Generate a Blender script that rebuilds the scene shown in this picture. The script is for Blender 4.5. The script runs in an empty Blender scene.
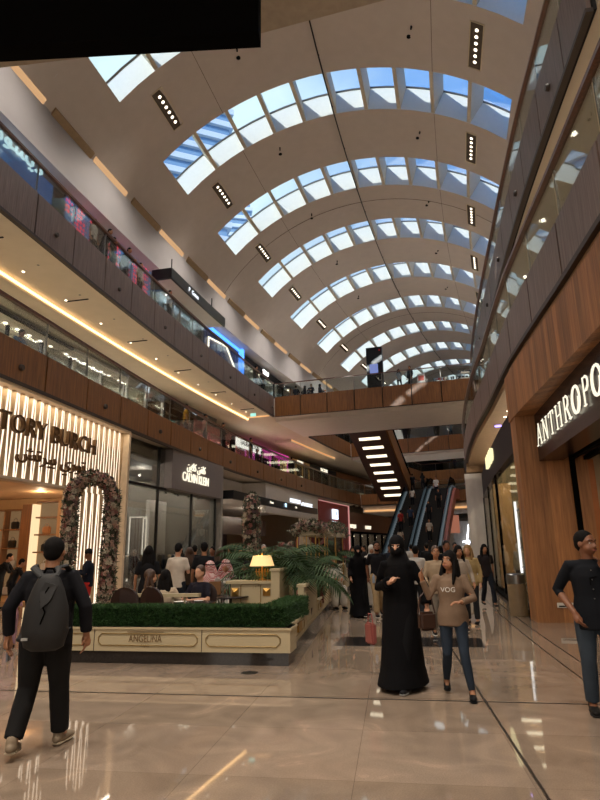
import bpy, bmesh, math, random
import numpy as np
from mathutils import Vector, Matrix, noise
random.seed(7)
R=math.radians
S=bpy.context.scene
COL=S.collection
# ---------------------------------------------------------------- properties
def tag(o,label=None,cat=None,group=None,kind=None):
    if label: o['label']=label
    if cat: o['category']=cat
    if group: o['group']=group
    if kind: o['kind']=kind
    return o
def empty(name,loc=(0,0,0),label=None,cat=None,group=None,rz=0):
    o=bpy.data.objects.new(name,None); COL.objects.link(o)
    o.location=loc; o.rotation_euler=(0,0,rz); o.empty_display_size=.1
    return tag(o,label,cat,group)
def link(name,me,m,parent=None,smooth=False):
    o=bpy.data.objects.new(name,me); COL.objects.link(o)
    if m is not None:
        if not me.materials: me.materials.append(m)
    if parent is not None: o.parent=parent
    if smooth:
        me.polygons.foreach_set('use_smooth',[True]*len(me.polygons))
    return o
def obj(name,bm,m,parent=None,smooth=False,recalc=True):
    if recalc: bmesh.ops.recalc_face_normals(bm,faces=bm.faces[:])
    me=bpy.data.meshes.new(name); bm.to_mesh(me); bm.free()
    return link(name,me,m,parent,smooth)
def copy_tree(o,parent=None):
    c=o.copy(); COL.objects.link(c)
    if parent is not None:
        c.parent=parent; c.matrix_parent_inverse=o.matrix_parent_inverse.copy()
    for ch in o.children: copy_tree(ch,c)
    return c
# ---------------------------------------------------------------- materials
def lin(c):
    if isinstance(c,str): c=tuple(int(c[i:i+2],16)/255 for i in (0,2,4))
    return tuple((x/12.92 if x<=.04045 else ((x+.055)/1.055)**2.4) for x in c)+(1,)
MC={}
def mat(name,col,rough=.6,metal=0,var=.08,scale=6,bump=0,emit=None,es=1,spec=.5,coat=0,stretch=None,col2=None,sheen=0):
    if name in MC: return MC[name]
    m=bpy.data.materials.new(name); m.use_nodes=True; MC[name]=m
    nt=m.node_tree; N=nt.nodes; L=nt.links; b=N['Principled BSDF']
    c=lin(col); tc=N.new('ShaderNodeTexCoord'); mp=N.new('ShaderNodeMapping'); L.new(tc.outputs['Object'],mp.inputs[0])
    if stretch: mp.inputs['Scale'].default_value=stretch
    nz=N.new('ShaderNodeTexNoise'); nz.inputs['Scale'].default_value=scale; nz.inputs['Detail'].default_value=3
    L.new(mp.outputs[0],nz.inputs['Vector'])
    cr=N.new('ShaderNodeValToRGB'); cr.color_ramp.elements[0].position=.3; cr.color_ramp.elements[1].position=.7
    if col2: a,d=lin(col2),c
    else: a=tuple(x*(1-var) for x in c[:3])+(1,); d=tuple(min(1,x*(1+var)) for x in c[:3])+(1,)
    cr.color_ramp.elements[0].color=a; cr.color_ramp.elements[1].color=d
    L.new(nz.outputs[0],cr.inputs[0]); L.new(cr.outputs[0],b.inputs['Base Color'])
    b.inputs['Roughness'].default_value=rough; b.inputs['Metallic'].default_value=metal
    b.inputs['Specular IOR Level'].default_value=spec; b.inputs['Coat Weight'].default_value=coat
    if sheen: b.inputs['Sheen Weight'].default_value=sheen
    if emit: b.inputs['Emission Color'].default_value=lin(emit); b.inputs['Emission Strength'].default_value=es
    if bump:
        bp=N.new('ShaderNodeBump'); bp.inputs['Strength'].default_value=bump; bp.inputs['Distance'].default_value=.02
        L.new(nz.outputs[0],bp.inputs['Height']); L.new(bp.outputs[0],b.inputs['Normal'])
    return m
def emat(name,col,es): return mat(name,'202020',emit=col,es=es,rough=.5)
def glassmat(name,tint=(.9,.95,.95),refl=1.0,rough=0.0,base=.06):
    m=bpy.data.materials.new(name); m.use_nodes=True; nt=m.node_tree; N=nt.nodes; L=nt.links; N.clear()
    o=N.new('ShaderNodeOutputMaterial'); t=N.new('ShaderNodeBsdfTransparent'); g=N.new('ShaderNodeBsdfGlossy'); mx=N.new('ShaderNodeMixShader')
    t.inputs[0].default_value=(*tint,1); g.inputs['Roughness'].default_value=rough
    lw=N.new('ShaderNodeLayerWeight'); lw.inputs['Blend'].default_value=.18
    mm=N.new('ShaderNodeMath'); mm.operation='MULTIPLY_ADD'; mm.inputs[1].default_value=refl; mm.inputs[2].default_value=base; mm.use_clamp=True
    nz=N.new('ShaderNodeTexNoise'); nz.inputs['Scale'].default_value=.5
    ml=N.new('ShaderNodeMath'); ml.operation='MULTIPLY'
    L.new(lw.outputs['Fresnel'],mm.inputs[0]); 
    L.new(mm.outputs[0],mx.inputs[0]); L.new(t.outputs[0],mx.inputs[1]); L.new(g.outputs[0],mx.inputs[2]); L.new(mx.outputs[0],o.inputs[0])
    MC[name]=m; return m
def woodmat(name,c1,c2,rough=.4,plank=.0,seam=0):
    m=bpy.data.materials.new(name); m.use_nodes=True; MC[name]=m; nt=m.node_tree; N=nt.nodes; L=nt.links; b=N['Principled BSDF']
    tc=N.new('ShaderNodeTexCoord'); mp=N.new('ShaderNodeMapping'); L.new(tc.outputs['Object'],mp.inputs[0]); mp.inputs['Scale'].default_value=(7,7,.35)
    nz=N.new('ShaderNodeTexNoise'); nz.inputs['Scale'].default_value=3; nz.inputs['Detail'].default_value=5; nz.inputs['Roughness'].default_value=.65
    L.new(mp.outputs[0],nz.inputs['Vector'])
    cr=N.new('ShaderNodeValToRGB'); cr.color_ramp.elements[0].position=.3; cr.color_ramp.elements[1].position=.7
    cr.color_ramp.elements[0].color=lin(c1); cr.color_ramp.elements[1].color=lin(c2)
    L.new(nz.outputs[0],cr.inputs[0]); out=cr.outputs[0]
    if plank:
        # plank tone differs from board to board
        sx=N.new('ShaderNodeSeparateXYZ'); L.new(tc.outputs['Object'],sx.inputs[0])
        ad=N.new('ShaderNodeMath'); ad.operation='MULTIPLY_ADD'; ad.inputs[1].default_value=.8; L.new(sx.outputs[1],ad.inputs[0]); L.new(sx.outputs[0],ad.inputs[2])
        dv=N.new('ShaderNodeMath'); dv.operation='DIVIDE'; dv.inputs[1].default_value=plank; L.new(ad.outputs[0],dv.inputs[0])
        fl=N.new('ShaderNodeMath'); fl.operation='FLOOR'; L.new(dv.outputs[0],fl.inputs[0])
        wn=N.new('ShaderNodeTexWhiteNoise'); wn.noise_dimensions='1D'; L.new(fl.outputs[0],wn.inputs['W'])
        mr=N.new('ShaderNodeMapRange'); mr.inputs[3].default_value=.62; mr.inputs[4].default_value=1.15; L.new(wn.outputs[0],mr.inputs[0])
        mx=N.new('ShaderNodeMix'); mx.data_type='RGBA'; mx.blend_type='MULTIPLY'; mx.inputs[0].default_value=1
        L.new(out,mx.inputs[6]); L.new(mr.outputs[0],mx.inputs[7]); out=mx.outputs[2]
    L.new(out,b.inputs['Base Color']); b.inputs['Roughness'].default_value=rough
    return m
# ---------------------------------------------------------------- plan: the hall follows a curve; u runs along it, s across it
CU=np.arange(-60,130.01,.25); CT=np.radians(12.5+.263*CU)
CX=np.cumsum(np.sin(CT)*.25); CY=np.cumsum(np.cos(CT)*.25); CX=CX-CX[240]+.47; CY=CY-CY[240]+19.2
def P(u,s,z=0):
    i=(u+60)/.25; k=max(0,min(len(CU)-2,int(i))); f=i-k
    x=CX[k]+(CX[k+1]-CX[k])*f; y=CY[k]+(CY[k+1]-CY[k])*f; t=CT[k]+(CT[k+1]-CT[k])*f
    return Vector((x+s*math.cos(t),y-s*math.sin(t),z))
def head(u): return math.radians(12.5+.263*u)       # heading, clockwise from +y
def rzu(u): return -head(u)                          # blender z-rotation that turns +y along the hall
def at(px,r,z=0):                                    # a place on the ground: bearing seen in the photo and distance
    a=math.atan((px-300)/590*1.012-.0) ; return Vector((r*math.sin(a),r*math.cos(a),z))
def tab(*kv):
    us=[k for k,v in kv]; vs=[v for k,v in kv]
    return lambda u: float(np.interp(u,us,vs))
sL3=tab((-30,-7.5),(-4.6,-7.75),(5.6,-8.0),(13.4,-8.12),(21,-8.3),(41,-8.65),(60,-8.7))
sL2=tab((-30,-6.45),(-5,-6.6),(0,-6.75),(5,-6.95),(12,-7.3),(60,-7.3))
sR2=tab((-30,6.3),(-9.4,5.84),(-5,5.64),(0,5.55),(4,5.35),(8,5.2),(15,4.97),(60,5.0))
sR3=tab((-30,7.3),(-8,6.82),(-3.6,6.7),(3.7,6.55),(8.3,6.35),(13.3,6.1),(21.5,5.66),(60,5.7))
def cst(v): return lambda u:v
def off(f,d): return lambda u:f(u)+d
def sweep(bm,u0,u1,poly,du=1.0,cap=True):
    """poly: closed list of (s or function of u, z); swept along the hall"""
    n=max(1,int(math.ceil(abs(u1-u0)/du))); rows=[]
    for i in range(n+1):
        u=u0+(u1-u0)*i/n
        rows.append([bm.verts.new(P(u,(s(u) if callable(s) else s),(z(u) if callable(z) else z))) for s,z in poly])
    m=len(poly)
    for i in range(n):
        for j in range(m):
            bm.faces.new((rows[i][j],rows[i][(j+1)%m],rows[i+1][(j+1)%m],rows[i+1][j]))
    if cap:
        bm.faces.new(rows[0]); bm.faces.new(rows[-1][::-1])
def pbox(bm,u0,u1,s0,s1,z0,z1,du=1.0):
    sweep(bm,u0,u1,[(s0,z0),(s1,z0),(s1,z1),(s0,z1)],du)
def box(bm,c,d,rz=0,mtx=None):
    """centre c, full size d"""
    M=Matrix.Translation(c)@Matrix.Rotation(rz,4,'Z') if mtx is None else mtx@Matrix.Translation(c)@Matrix.Rotation(rz,4,'Z')
    vs=[bm.verts.new(M@Vector((x*d[0]/2,y*d[1]/2,z*d[2]/2))) for x in(-1,1) for y in(-1,1) for z in(-1,1)]
    for f in ((0,1,3,2),(4,6,7,5),(0,4,5,1),(2,3,7,6),(0,2,6,4),(1,5,7,3)): bm.faces.new([vs[i] for i in f])
def tube(bm,pts,rad,seg=8,cap=True,flat=None):
    """round bar through points; rad number or list; flat=(axis vec, factor)"""
    n=len(pts); pts=[Vector(p) for p in pts]; rad=[rad]*n if not hasattr(rad,'__len__') else rad
    rows=[]; ref=None
    for i in range(n):
        d=(pts[min(i+1,n-1)]-pts[max(i-1,0)]); 
        if d.length<1e-9: d=Vector((0,0,1))
        d.normalize()
        if ref is None: ref=Vector((1,0,0)) if abs(d.x)<.9 else Vector((0,1,0))
        a=(ref-d*ref.dot(d)).normalized(); b=d.cross(a); ref=a
        rr=rad[i]; rr=(rr,rr) if not hasattr(rr,'__len__') else rr
        rows.append([bm.verts.new(pts[i]+a*math.cos(2*math.pi*k/seg)*rr[0]+b*math.sin(2*math.pi*k/seg)*rr[1]) for k in range(seg)])
    for i in range(n-1):
        for k in range(seg): bm.faces.new((rows[i][k],rows[i][(k+1)%seg],rows[i+1][(k+1)%seg],rows[i+1][k]))
    if cap: bm.faces.new(rows[0][::-1]); bm.faces.new(rows[-1])
def lathe(bm,prof,seg=24,c=(0,0,0)):
    rows=[]; c=Vector(c)
    for r,z in prof: rows.append([bm.verts.new(c+Vector((r*math.cos(2*math.pi*k/seg),r*math.sin(2*math.pi*k/seg),z))) for k in range(seg)])
    for i in range(len(prof)-1):
        for k in range(seg): bm.faces.new((rows[i][k],rows[i][(k+1)%seg],rows[i+1][(k+1)%seg],rows[i+1][k]))
    bm.faces.new(rows[0][::-1]); bm.faces.new(rows[-1])
def ball(bm,c,r,sub=2,M=None):
    r=(r,r,r) if not hasattr(r,'__len__') else r
    T=Matrix.Translation(c)@(M if M is not None else Matrix.Identity(4))@Matrix.Diagonal((*r,1))
    bmesh.ops.create_icosphere(bm,subdivisions=sub,radius=1,matrix=T)
NB=bmesh.new
def struct(name,bm,m,parent=None,smooth=False):
    o=obj(name,bm,m,parent,smooth)
    if parent is None: o['kind']='structure'
    return o
def text_mesh(txt,size,depth=.03,spacing=1.0):
    cu=bpy.data.curves.new('letters','FONT'); cu.body=txt; cu.size=size; cu.extrude=depth/2; cu.align_x='CENTER'; cu.align_y='CENTER'; cu.space_character=spacing; cu.resolution_u=3
    o=bpy.data.objects.new('t',cu); COL.objects.link(o)
    dg=bpy.context.evaluated_depsgraph_get(); me=bpy.data.meshes.new_from_object(o.evaluated_get(dg)); me.name='lettering'
    bpy.data.objects.remove(o); bpy.data.curves.remove(cu); return me
def text(txt,size,m,c,right,parent,depth=.03,name='lettering',sx=1,spacing=1.0,up=(0,0,1),bold=0):
    me=text_mesh(txt,size,depth,spacing); r=Vector(right).normalized(); up=Vector(up); n=r.cross(up)
    M=Matrix.Translation(c)@Matrix((( r.x,up.x,n.x,0),(r.y,up.y,n.y,0),(r.z,up.z,n.z,0),(0,0,0,1)))@Matrix.Diagonal((sx,1,1,1))
    me.transform(M); me.materials.clear()
    return link(name,me,m,parent)
def ar(s): return s[::-1]
# ---------------------------------------------------------------- camera (phone held at 1.55 m, tilted up)
cd=bpy.data.cameras.new('camera'); cam=bpy.data.objects.new('camera',cd); COL.objects.link(cam); S.camera=cam
cd.sensor_fit='VERTICAL'; cd.sensor_height=36; cd.lens=36*590/800; cd.clip_end=600; cd.clip_start=.05
cam.matrix_world=Matrix.Translation((0,0,1.55))@Matrix.Rotation(R(90+14.3),4,'X')@Matrix.Rotation(R(-0.9),4,'Z')
vs=S.view_settings; vs.view_transform='Standard'; vs.look='None'; vs.gamma=1; vs.use_curve_mapping=False; vs.exposure=0.3
# ================================================================ MATERIALS
M_vault=mat('vault_plaster','c2b8b0',rough=.8,var=.03,scale=2)
M_white=mat('white_plaster','dcd6d0',rough=.75,var=.03,scale=2)
M_well=mat('skylight_reveal','e4e6e0',rough=.7,var=.02)
M_fin=mat('skylight_fin','cbbfa6',rough=.6,var=.04)
M_band=mat('grey_band','b0acae',rough=.7,var=.04,scale=1)
M_soff=mat('soffit_cream','d6cab8',rough=.75,var=.03,scale=2)
M_lip=mat('bronze_lip','3a2c24',rough=.5,var=.1)
M_brown=woodmat('walnut_panel','643f25','976536',rough=.42)
M_brown2=woodmat('grey_walnut_panel','5f4d44','86726a',rough=.45)
M_gap=mat('shadow_gap','100c0a',rough=.9)
M_steel=mat('brushed_steel','8c8a86',rough=.3,metal=.9,var=.06,scale=20)
M_dsteel=mat('dark_steel','2a2826',rough=.35,metal=.6)
M_rail=woodmat('rail_wood','4a2818','6e4028',rough=.35)
M_glass=glassmat('balustrade_glass',(.88,.92,.91),refl=.55,base=.03)
M_sglass=glassmat('shop_glass',(.88,.9,.88),refl=.5,base=.03)
M_sky=glassmat('skylight_glass',(.86,.94,.98),refl=.3,base=.02)
M_black=mat('black_metal','060505',rough=.8,spec=.05)
M_blackm=mat('black_matte','131112',rough=.8)
M_oak=woodmat('oak_planks','8a5a34','b97f4c',rough=.55,plank=.19)
M_beige=mat('beige_wall','a08d72',rough=.8,var=.04,scale=1)
M_cream=mat('cream_lacquer','b9a988',rough=.35,var=.03,scale=2)
M_gold=mat('gold','b08a4a',rough=.35,metal=.8,var=.1)
M_cove=emat('cove_glow','ffca88',3.2)
M_cove2=emat('cove_glow_soft','ffc080',.75)
M_lamp=emat('lamp_white','fff0d8',4.0)
M_lamp_big=emat('lamp_disc','fff0d8',3.0)
M_slot=emat('slot_light','fff0d0',1.6)
# ---- polished stone floor
def floormat():
    m=bpy.data.materials.new('polished_stone'); m.use_nodes=True; nt=m.node_tree; N=nt.nodes; L=nt.links; b=N['Principled BSDF']
    tc=N.new('ShaderNodeTexCoord'); mp=N.new('ShaderNodeMapping'); L.new(tc.outputs['Object'],mp.inputs[0]); mp.inputs['Rotation'].default_value=(0,0,R(8.5)); mp.inputs['Location'].default_value=(.35,.2,0)
    br=N.new('ShaderNodeTexBrick'); br.offset=0; br.inputs['Scale'].default_value=1; br.inputs['Brick Width'].default_value=1.2; br.inputs['Row Height'].default_value=1.2
    br.inputs['Mortar Size'].default_value=.003; br.inputs['Mortar Smooth'].default_value=.3; br.inputs['Bias'].default_value=0
    br.inputs['Color1'].default_value=lin('8c7a69'); br.inputs['Color2'].default_value=lin('9a8776'); br.inputs['Mortar'].default_value=lin('766657')
    L.new(mp.outputs[0],br.inputs['Vector'])
    nz=N.new('ShaderNodeTexNoise'); nz.inputs['Scale'].default_value=1.4; nz.inputs['Detail'].default_value=8; nz.inputs['Distortion'].default_value=1.6; L.new(tc.outputs['Object'],nz.inputs['Vector'])
    cr=N.new('ShaderNodeValToRGB'); e=cr.color_ramp.elements; e[0].position=.35; e[0].color=(.8,.8,.8,1); e[1].position=.62; e[1].color=(1.05,1.05,1.05,1)
    k=cr.color_ramp.elements.new(.66); k.color=(1.25,1.22,1.2,1); k=cr.color_ramp.elements.new(.7); k.color=(1.0,1.0,1.0,1)
    L.new(nz.outputs[0],cr.inputs[0])
    sp=N.new('ShaderNodeTexNoise'); sp.inputs['Scale'].default_value=90; sp.inputs['Detail'].default_value=2; L.new(tc.outputs['Object'],sp.inputs['Vector'])
    mr=N.new('ShaderNodeMapRange'); mr.inputs[3].default_value=.66; mr.inputs[4].default_value=1.34; L.new(sp.outputs[0],mr.inputs[0])
    m1=N.new('ShaderNodeMix'); m1.data_type='RGBA'; m1.blend_type='MULTIPLY'; m1.inputs[0].default_value=1
    m2=N.new('ShaderNodeMix'); m2.data_type='RGBA'; m2.blend_type='MULTIPLY'; m2.inputs[0].default_value=1
    L.new(br.outputs[0],m1.inputs[6]); L.new(cr.outputs[0],m1.inputs[7]); L.new(m1.outputs[2],m2.inputs[6]); L.new(mr.outputs[0],m2.inputs[7])
    L.new(m2.outputs[2],b.inputs['Base Color']); b.inputs['Roughness'].default_value=.03; b.inputs['IOR'].default_value=1.5
    return m
M_floor=floormat()
# ================================================================ GROUND FLOOR
bm=NB(); box(bm,(8,35,-.15),(120,150,.3)); struct('floor',bm,M_floor)
M_dark_st=mat('dark_granite','2c2826',rough=.08,var=.25,scale=40)
M_line=mat('brass_strip','2e2620',rough=.3,metal=.4)
bm=NB(); pbox(bm,-8.5,-7.45,1.75,4.2,0,.004); struct('trim_1',bm,M_dark_st)
bm=NB(); tube_pts=[(1.50,4.0),(1.95,7.24),(3.2,16.2)]
for (a0,b0),(a1,b1) in zip(tube_pts,tube_pts[1:]):
    d=Vector((a1-a0,b1-b0,0)); box(bm,((a0+a1)/2,(b0+b1)/2,.001),(.022,d.length,.006),rz=math.atan2(-d.x,d.y))
box(bm,(1.13,1.0,.001),(.022,6.1,.006),rz=math.atan2(-.41,3.24))
struct('trim_2',bm,M_line)
bm=NB(); sweep(bm,-20,-12.1+.0,[(-9,0),(-9.0,.0)],1) if False else None
pbox(bm,-12.12,-12.10,-8,6,0,.004); struct('trim_3',bm,M_line)
bm=NB(); pbox(bm,-16,20,5.02,5.04,0,.004); pbox(bm,-16,20,5.3,5.32,0,.004); struct('trim_4',bm,M_line)
# ================================================================ SKYLIT VAULT
VR=11.6; VZ=23.2
def vz(s): return VZ-VR+math.sqrt(max(0,VR*VR-s*s))
bays=[(6.67*k-2.75,6.67*k) for k in range(-3,12)]
SMAX=9.75; SE=8.05
def vault_strip(bm,u0,u1,s0,s1,n=14,du=1.35,th=0):
    nu=max(1,int(math.ceil((u1-u0)/du))); g=[]
    for i in range(nu+1):
        u=u0+(u1-u0)*i/nu; g.append([bm.verts.new(P(u,s0+(s1-s0)*j/n,vz(s0+(s1-s0)*j/n)+th)) for j in range(n+1)])
    for i in range(nu):
        for j in range(n): bm.faces.new((g[i][j],g[i+1][j],g[i+1][j+1],g[i][j+1]))
bm=NB(); edges=[-34]+[x for b in bays for x in b]+[84]
prev=-34
for (a,b) in bays:
    vault_strip(bm,prev,a,-SMAX,SMAX,28)
    vault_strip(bm,a,b,-SMAX,-SE,3); vault_strip(bm,a,b,SE,SMAX,3)
    prev=b
vault_strip(bm,prev,84,-SMAX,SMAX,28)
bmesh.ops.remove_doubles(bm,verts=bm.verts[:],dist=.002)
ceil0=struct('ceiling',bm,M_vault,smooth=True)
# opaque roof shell outside so daylight only comes through the skylights
bm=NB(); prev=-34
for (a,b) in bays:
    vault_strip(bm,prev,a-.12,-SMAX,SMAX,20,th=1.0); prev=b+.12
vault_strip(bm,prev,84,-SMAX,SMAX,20,th=1.0); struct('ceiling',bm,M_vault)
WD=1.35
def radial(u,s,h):   # point h outside the vault along the radius
    z=vz(s); cz=VZ-VR; d=Vector((s,z-cz)); d.normalize(); return P(u,s+d.x*h,z+d.y*h)
for k,(a,b) in enumerate(bays):
    bm=NB(); n=20
    for uu in (a,b):
        r0=[bm.verts.new(radial(uu,-SE+2*SE*j/n,0)) for j in range(n+1)]; r1=[bm.verts.new(radial(uu,-SE+2*SE*j/n,WD)) for j in range(n+1)]
        for j in range(n): bm.faces.new((r0[j],r0[j+1],r1[j+1],r1[j]))
    for ss in (-SE,SE):
        q=[bm.verts.new(radial(u,ss,h)) for u,h in ((a,0),(b,0),(b,WD),(a,WD))]; bm.faces.new(q)
    w=struct('window_%d'%(k+1),bm,M_well,smooth=False)
    bm=NB(); g=[[bm.verts.new(radial(u,-SE+2*SE*j/n,WD-.05)) for j in range(n+1)] for u in (a,b)]
    for j in range(n): bm.faces.new((g[0][j],g[0][j+1],g[1][j+1],g[1][j]))
    obj('glass_pane',bm,M_sky,w)
    for j in range(1,10):
        s=-SE+2*SE*j/10; bm=NB(); z=vz(s); d=Vector((s,z-(VZ-VR))).normalized(); tx=Vector((-d.y,d.x))*.09
        vv=[]
        for uu in (a,b):
            for (h,sg) in ((.02,-1),(.02,1),(WD-.1,1),(WD-.1,-1)):
                vv.append(bm.verts.new(P(uu,s+d.x*h+tx.x*sg,z+d.y*h+tx.y*sg)))
        for f in ((0,1,2,3),(7,6,5,4),(0,4,5,1),(1,5,6,2),(2,6,7,3),(3,7,4,0)): bm.faces.new([vv[i] for i in f])
        obj('fin',bm,M_fin,w)
    # mullions of the glazing
    bm=NB()
    for uu in (a+.03,b-.03):
        tube(bm,[radial(uu,-SE+2*SE*j/n,WD-.08) for j in range(n+1)],.05,seg=4)
    obj('glazing_frame',bm,M_steel,w)
# expansion joints of the vault and the hanging cable along the crown
bm=NB()
for u in (-5.3,14.9,34.8,54.8):
    tube(bm,[P(u,s,vz(s)-.005) for s in np.linspace(-9.6,9.6,30)],.018,seg=4)
for s in (-5,4.9):
    tube(bm,[P(u,s,vz(s)-.0) for u in np.arange(-10,60,1.5) if not any(a-.3<u<b+.3 for a,b in bays)][:2],.01,seg=4)
    for (a,b),(c,d) in zip(bays,bays[1:]):
        if b<60: tube(bm,[P(b+.01,s,vz(s)),P(c-.01,s,vz(s))],.014,seg=4)
struct('trim_5',bm,mat('joint_line','6a5f52',rough=.9))
crown=empty('ceiling_cable',P(0,0,VZ-.2),'thin cable strung along the crown of the skylit vault','cable')
def child(o,root):    # parts are modelled in world space
    o.parent=root; o.matrix_parent_inverse=root.matrix_basis.inverted(); return o
bm=NB(); tube(bm,[P(u,0,VZ-.22) for u in np.arange(-20,75,1.5)],.035,seg=6); child(obj('cable',bm,M_dsteel),crown)
bm=NB()
for u in np.arange(-17,73,3.3): box(bm,P(u,0,VZ-.12),(.03,.03,.22))
child(obj('hanger',bm,M_dsteel),crown)
# lamp recesses between the skylights
rowname={0:'nearest',1:'second',2:'third',3:'fourth',4:'fifth',5:'sixth',6:'seventh',7:'eighth',8:'ninth'}
def vault_lamp(u,s,label):
    n=Vector((s,vz(s)-(VZ-VR))).normalized(); t=P(u+.5,s)-P(u-.5,s); t.normalize(); h=head(u)
    rgt=Vector((math.cos(h),-math.sin(h),0)); nn=-(rgt*n.x+Vector((0,0,n.y))); side=nn.cross(t)
    Mx=Matrix.Translation(P(u,s,vz(s)))@Matrix(((side.x,t.x,nn.x,0),(side.y,t.y,nn.y,0),(side.z,t.z,nn.z,0),(0,0,0,1)))
    e=bpy.data.objects.new('recessed_lamp_strip',None); COL.objects.link(e); e.matrix_world=Mx; e.empty_display_size=.1
    tag(e,label,'ceiling light','lamp strips in the vault')
    bm=NB()
    for x,y,a,b in ((-.29,0,.03,2.3),(.29,0,.03,2.3),(0,-1.15,.6,.03),(0,1.15,.6,.03)): box(bm,(x,y,.02),(a,b,.05))
    obj('frame',bm,M_fin,e)
    bm=NB(); box(bm,(0,0,.005),(.56,2.28,.01)); obj('backing',bm,mat('lamp_backing','54493c',rough=.8),e)
    for k in range(6):
        bm=NB(); lathe(bm,[(.07,.012),(.07,.03),(.05,.035)],12,(0,-.8+k*.32,0)); obj('lamp',bm,M_lamp_big,e)
    return e
for k in range(-2,10):
    u=6.67*k+1.9
    for sd,s in (('left',-6.85),('right',6.6)):
        if k<=5 or sd=='left':
            n=rowname.get(k,'behind')
            lab='narrow strip of six spotlights on the %s flank of the vault, %s from the camera'%(sd,n) if k>=0 else 'narrow strip of spotlights in the vault over the entrance side'
            vault_lamp(u,s,lab)
            ld=bpy.data.lights.new('spot','SPOT'); ld.energy=1500; ld.color=(1,.9,.78); ld.spot_size=R(110); ld.spot_blend=.8; ld.shadow_soft_size=.25
            lo=bpy.data.objects.new('spot',ld); COL.objects.link(lo); lo.location=P(u,s*.985,vz(s)-.25); lo.rotation_euler=(0,R(-10 if s<0 else 10)*0,0)
# access hatches with a sprinkler in the bands
for k in range(0,5):
    for s in (-3.4,1.2):
        u=6.67*k+ (1.6 if s<0 else 2.1)
        if s>0 : s=4.0
        e=empty('ceiling_speaker',P(u,s,vz(s)),'small dark ceiling speaker on the %s half of the %s plaster band'%('left' if s<0 else 'right',rowname[k]),'speaker','ceiling speakers')
        bm=NB(); lathe(bm,[(.03,-.02),(.1,-.03),(.1,.01)],12); obj('speaker_cone',bm,M_black,e)
        bm=NB(); box(bm,(.0,-.5,-.06),(.06,.14,.12)); obj('sensor',bm,M_black,e)
# ================================================================ WALL BAND under the vault (left and right), alternating warm cove pockets
bm=NB(); sweep(bm,-32,84,[(-9.65,16.0),(-9.65,18.3),(-10.4,18.3),(-14,16.4),(-16,16.4),(-16,16.0)]); struct('wall_left',bm,M_band)
bm=NB(); sweep(bm,-32,84,[(9.65,16.0),(9.65,18.3),(10.4,18.3),(16,17),(16,16.0)]); struct('wall_right',bm,M_band)
for k in range(-2,9):
    for lit in (True,False):
        u=(.8 if lit else 3.9)+5.9*k
        e=empty('cove_pocket',P(u,-9.55,18.2),('glowing orange' if lit else 'unlit tan')+' cove pocket along the left foot of the vault','cove light','lit cove pockets' if lit else 'unlit cove pockets')
        bm=NB()
        if lit: sweep(bm,u,u+2.6,[(-9.66,17.94),(-9.5,18.14),(-9.53,18.2),(-9.70,18.0)])
        else: sweep(bm,u,u+2.6,[(-9.64,17.92),(-9.45,18.15),(-9.5,18.27),(-9.70,18.05)])
        child(obj('flap',bm,emat('cove_orange','f0bc88',.6) if lit else mat('cove_flap','9c8465',rough=.7)),e)
# ================================================================ GALLERIES
def balustrade(name,label,f,side,z0,z1,u0,u1,pitch,phase,wood,group=None,lamps=True):
    """side=+1 when the hall lies at larger s"""
    root=empty(name,P(u0,f(u0),z0),label,'balustrade',group)
    o=lambda d:off(f,-side*d)
    nms=[]
    k0=math.ceil((u0-phase)/pitch); cuts=[u0]+[phase+k*pitch for k in range(k0,500) if phase+k*pitch<u1-.3 and phase+k*pitch>u0+.3]+[u1]
    bm=NB(); sweep(bm,u0,u1,[(o(.09),z0+.02),(o(.09),z1-.02),(o(.16),z1-.02),(o(.16),z0+.02)]); child(obj('backing',bm,M_gap),root)
    for a,b in zip(cuts,cuts[1:]):
        bm=NB(); sweep(bm,a+.03,b-.03,[(f,z0+.08),(f,z1),(o(.08),z1),(o(.08),z0+.08)],du=1.1); child(obj('fascia_panel',bm,wood),root)
        g=.03
        bm=NB(); sweep(bm,a+g,b-g,[(o(.06),z1-.02),(o(.06),z1+.98),(o(.075),z1+.98),(o(.075),z1-.02)],du=1.1); child(obj('glass_panel',bm,M_glass),root)
        bm=NB(); c=P(b,f(b)-side*.1); h=rzu(b); box(bm,(c.x,c.y,z1+.48),(.03,.06,1.0),rz=h); child(obj('post',bm,M_steel),root)
    bm=NB(); sweep(bm,u0,u1,[(o(-.04),z0-.02),(o(-.04),z0+.07),(o(.1),z0+.07),(o(.1),z0-.02)]); child(obj('bottom_trim',bm,M_lip),root)
    bm=NB(); sweep(bm,u0,u1,[(o(-.01),z1+.98),(o(-.01),z1+1.06),(o(.1),z1+1.06),(o(.1),z1+.98)]); child(obj('handrail',bm,M_rail),root)
    if lamps:
        for k,(a,b) in enumerate(zip(cuts,cuts[1:])):
            if k%2==1 and b<26:
                c=P((a+b)/2,f((a+b)/2)+side*.02,(z0+z1)/2-.1); h=rzu(a)
                bm=NB(); Mx=Matrix.Translation(c)@Matrix.Rotation(h,4,'Z')@Matrix.Rotation(R(90),4,'Y'); 
                b2=NB(); lathe(b2,[(.07,-.06),(.09,0),(.07,.06)],12); me=bpy.data.meshes.new('x'); b2.to_mesh(me); b2.free(); me.transform(Mx); bm.from_mesh(me); bpy.data.meshes.remove(me)
                child(obj('fascia_camera',bm,M_lip),root)
    return root
Z2b,Z2t,Z3b,Z3t=5.8,6.9,11.0,12.5
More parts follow.
